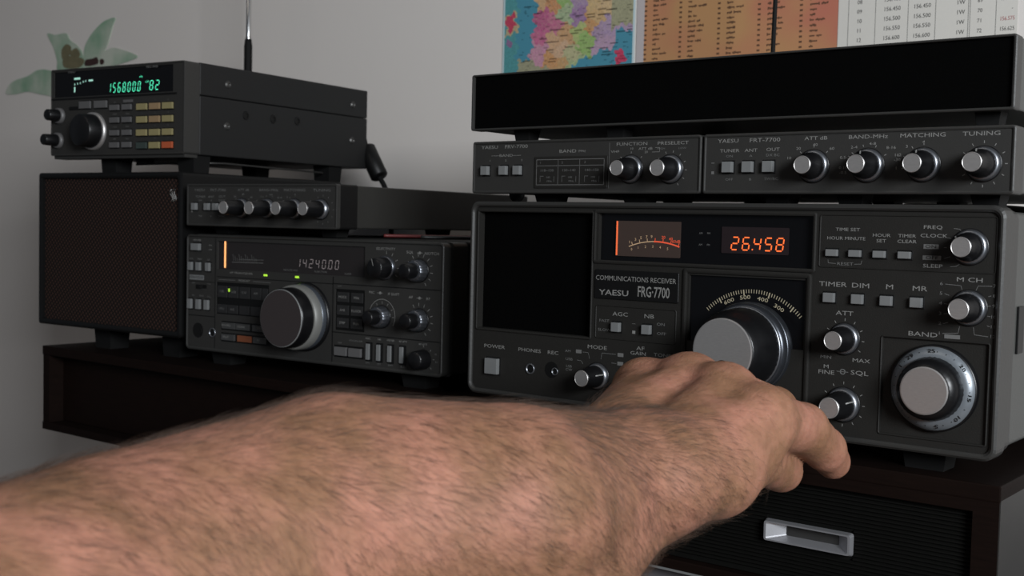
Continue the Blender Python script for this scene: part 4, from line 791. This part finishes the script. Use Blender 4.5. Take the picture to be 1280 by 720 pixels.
for s_ in (('w1', 'mm'), ('w2', 'rm'), ('w2', 'pm'), ('im', 'mm'), ('mm', 'rm'), ('rm', 'pm')): palm = smin(palm, cone(*s_), 5.5)
body = smin(body, palm, 6)
body = smin(body, chain(['t0', 'tm', 'tb'], 8), 11); body = smin(body, cone('tb', 'im'), 5)
fing = chain(['im', 'ip', 'id', 'it'], 3)
for ch_ in (['mm', 'mp', 'md', 'mt'], ['rm', 'rp', 'rd', 'rt'], ['pm', 'pp', 'pd', 'pt'], ['tm', 'ti', 'tt']): fing = smin(fing, chain(ch_, 3), 1.6)
sdf = smin(body, fing, 5)
# tendon ridges and veins raised a little on the back of the hand
ins = sdf < 0
ix = np.arange(ins.size).reshape(ins.shape)
act = ins[:-1, :-1, :-1].astype(np.int8)
tot = sum(ins[i:ins.shape[0] - 1 + i, j:ins.shape[1] - 1 + j, k:ins.shape[2] - 1 + k].astype(np.int8) for i in (0, 1) for j in (0, 1) for k in (0, 1))
cells = np.argwhere((tot > 0) & (tot < 8)); cid = -np.ones(tot.shape, np.int64); cid[tuple(cells.T)] = np.arange(len(cells))
acc = np.zeros((len(cells), 3)); cnt = np.zeros(len(cells)); corners = [(i, j, k) for i in (0, 1) for j in (0, 1) for k in (0, 1)]
for c0 in corners:
    for ax in range(3):
        if c0[ax]: continue
        c1 = list(c0); c1[ax] = 1
        v0 = sdf[cells[:, 0] + c0[0], cells[:, 1] + c0[1], cells[:, 2] + c0[2]]; v1 = sdf[cells[:, 0] + c1[0], cells[:, 1] + c1[1], cells[:, 2] + c1[2]]
        mk_ = (v0 < 0) != (v1 < 0); t = np.where(mk_, v0 / np.where(mk_, v0 - v1, 1), 0); p = np.tile(np.array(c0, float), (len(cells), 1)); p[:, ax] += t
        acc[mk_] += p[mk_]; cnt += mk_
vv = lo + R_ * (cells + acc / cnt[:, None])
quads = []
for ax in range(3):
    sh = list(ins.shape); sh[ax] -= 1; sl0 = [slice(None)] * 3; sl1 = [slice(None)] * 3; sl0[ax] = slice(0, -1); sl1[ax] = slice(1, None)
    e = np.argwhere(ins[tuple(sl0)] != ins[tuple(sl1)]); o1, o2 = [a for a in range(3) if a != ax]
    e = e[(e[:, o1] > 0) & (e[:, o2] > 0) & (e[:, o1] < ins.shape[o1] - 1) & (e[:, o2] < ins.shape[o2] - 1)]
    q4 = []
    for da, db in ((0, 0), (-1, 0), (-1, -1), (0, -1)):
        c_ = e.copy(); c_[:, o1] += da; c_[:, o2] += db; q4.append(cid[tuple(c_.T)])
    q4 = np.stack(q4, 1); fl = ins[tuple(e.T)] ^ (ax == 1); q4[~fl] = q4[~fl][:, ::-1]; quads.append(q4)
quads = np.concatenate(quads); quads = quads[(quads >= 0).all(1)]
# laplacian smoothing
E_ = np.concatenate([quads[:, [0, 1]], quads[:, [1, 2]], quads[:, [2, 3]], quads[:, [3, 0]]]); E_ = np.concatenate([E_, E_[:, ::-1]])
deg = np.bincount(E_[:, 0], minlength=len(vv)).astype(float); deg[deg == 0] = 1
for it in range(6):
    av = np.stack([np.bincount(E_[:, 0], weights=vv[E_[:, 1], a], minlength=len(vv)) for a in range(3)], 1) / deg[:, None]
    vv = vv + (0.55 if it % 2 == 0 else -0.35) * (av - vv)
me = bpy.data.meshes.new('person'); me.from_pydata((vv * S).tolist(), [], quads.tolist()); me.polygons.foreach_set('use_smooth', [True] * len(me.polygons))
bm = bmesh.new(); bm.from_mesh(me); bmesh.ops.recalc_face_normals(bm, faces=bm.faces[:]); bm.to_mesh(me); bm.free()
sk = bpy.data.materials.new('skin'); sk.use_nodes = True; nt = sk.node_tree; pb = nt.nodes['Principled BSDF']; pb.inputs['Roughness'].default_value = 0.6; pb.inputs['Specular IOR Level'].default_value = 0.2
pb.inputs['Subsurface Weight'].default_value = 0.12; pb.inputs['Subsurface Radius'].default_value = (0.004, 0.0015, 0.0008); pb.inputs['Subsurface Scale'].default_value = 1.0
tc = nt.nodes.new('ShaderNodeTexCoord')
def noise(sc, det=3, st=None):
    n = nt.nodes.new('ShaderNodeTexNoise'); n.inputs['Scale'].default_value = sc; n.inputs['Detail'].default_value = det
    if st: mp_ = nt.nodes.new('ShaderNodeMapping'); mp_.inputs['Scale'].default_value = st[0]; mp_.inputs['Rotation'].default_value = st[1]; nt.links.new(tc.outputs['Object'], mp_.inputs[0]); nt.links.new(mp_.outputs[0], n.inputs[0])
    else: nt.links.new(tc.outputs['Object'], n.inputs[0])
    return n
n1 = noise(38, 4); r1 = nt.nodes.new('ShaderNodeValToRGB'); r1.color_ramp.elements[0].position = 0.36; r1.color_ramp.elements[0].color = (0.205, 0.104, 0.058, 1); r1.color_ramp.elements[1].position = 0.66; r1.color_ramp.elements[1].color = (0.32, 0.147, 0.10, 1)
nt.links.new(n1.outputs[0], r1.inputs[0]); n2 = noise(230, 3)
r2_ = nt.nodes.new('ShaderNodeValToRGB'); r2_.color_ramp.elements[0].position = 0.35; r2_.color_ramp.elements[0].color = (0.72, 0.70, 0.68, 1); r2_.color_ramp.elements[1].position = 0.6; r2_.color_ramp.elements[1].color = (1, 1, 1, 1)
nt.links.new(n2.outputs[0], r2_.inputs[0]); mx = nt.nodes.new('ShaderNodeMix'); mx.data_type = 'RGBA'; mx.blend_type = 'MULTIPLY'; mx.inputs[0].default_value = 0.6; nt.links.new(r1.outputs[0], mx.inputs[6]); nt.links.new(r2_.outputs[0], mx.inputs[7]); nt.links.new(mx.outputs[2], pb.inputs['Base Color'])
n3_ = noise(900, 4); n4 = noise(120, 3, ((1, 0.35, 1), (0, 0, 0.3))); ad = nt.nodes.new('ShaderNodeMath'); ad.operation = 'ADD'; mu_ = nt.nodes.new('ShaderNodeMath'); mu_.operation = 'MULTIPLY'; mu_.inputs[1].default_value = 3.0
nt.links.new(n4.outputs[0], mu_.inputs[0]); nt.links.new(mu_.outputs[0], ad.inputs[0]); nt.links.new(n3_.outputs[0], ad.inputs[1])
bp = nt.nodes.new('ShaderNodeBump'); bp.inputs['Strength'].default_value = 0.45; bp.inputs['Distance'].default_value = 0.0006; nt.links.new(ad.outputs[0], bp.inputs['Height']); nt.links.new(bp.outputs[0], pb.inputs['Normal'])
me.materials.append(sk); arm = bpy.data.objects.new('person', me); COL.objects.link(arm); arm.location.z = Z0
tag(arm, 'hairy bare left forearm and hand reaching across to the big receiver', 'person')
# body hair: fine tapered strands rooted on the forearm
me.calc_loop_triangles(); N_ = np.array([v.normal for v in me.vertices]); Pn = vv
rg = np.random.default_rng(5)
toward = Pn[:, 1]                                    # forearm runs along +y towards the radios
wgt = np.where(toward < -205, 1.0, np.where(toward < -165, 0.75, np.where(toward < -125, 0.10, 0.0)))
wgt = wgt * np.where((toward > -255) & (toward < -180), 1.9, 1.0)
wgt = wgt * np.where(N_[:, 0] < -0.6, 0.35, 1.0)
wgt = wgt * np.where(Pn[:, 1] < -430, 0.3, 1.0)
NH = 21000; pick = rg.choice(len(Pn), NH, p=wgt / wgt.sum())
base = Pn[pick] + rg.normal(0, 0.6, (NH, 3)); nn = N_[pick]
gd = np.array([0.42, 0.62, -0.66]); gd = gd / np.linalg.norm(gd)
sw = 0.35 * np.sin(base[:, 1:2] * 0.05 + base[:, 2:3] * 0.08)
D_ = gd + rg.normal(0, 0.23, (NH, 3)) + sw * np.array([0.3, -0.6, -0.3]); D_ -= nn * (D_ * nn).sum(1, keepdims=True); D_ /= np.linalg.norm(D_, axis=1, keepdims=True)
Lh = rg.uniform(5, 14, (NH, 1)); sid = np.cross(D_, nn); sid /= np.linalg.norm(sid, axis=1, keepdims=True); bend = rg.normal(0, 0.24, (NH, 1))
rings = []
for t, w_ in ((0, 1.0), (0.33, 0.85), (0.68, 0.55), (1.0, 0.08)):
    c_ = base - nn * 0.25 * (t == 0) + D_ * Lh * t + nn * Lh * (0.26 * t - 0.17 * t * t) + sid * Lh * bend * t * t
    rr = 0.042 * w_
    for k in range(3):
        a = 2 * PI * k / 3; rings.append(c_ + rr * (sid * math.cos(a) + nn * math.sin(a)))
HV = np.stack(rings, 1).reshape(-1, 3) * S; off = (np.arange(NH) * 12)[:, None]; fq = []
for s_ in range(3):
    for k in range(3): k2 = (k + 1) % 3; fq.append(off + np.array([[s_ * 3 + k, s_ * 3 + k2, (s_ + 1) * 3 + k2, (s_ + 1) * 3 + k]]))
hm = bpy.data.meshes.new('arm_hair'); hm.from_pydata(HV.tolist(), [], np.concatenate(fq).tolist()); hm.polygons.foreach_set('use_smooth', [True] * len(hm.polygons))
hm.materials.append(mat('brown_hair', (0.03, 0.016, 0.010), 0.5, noise=0.4, nscale=60, col2=(0.09, 0.05, 0.03)))
ho = bpy.data.objects.new('arm_hair', hm); COL.objects.link(ho); ho.parent = arm; ho['kind'] = 'stuff'
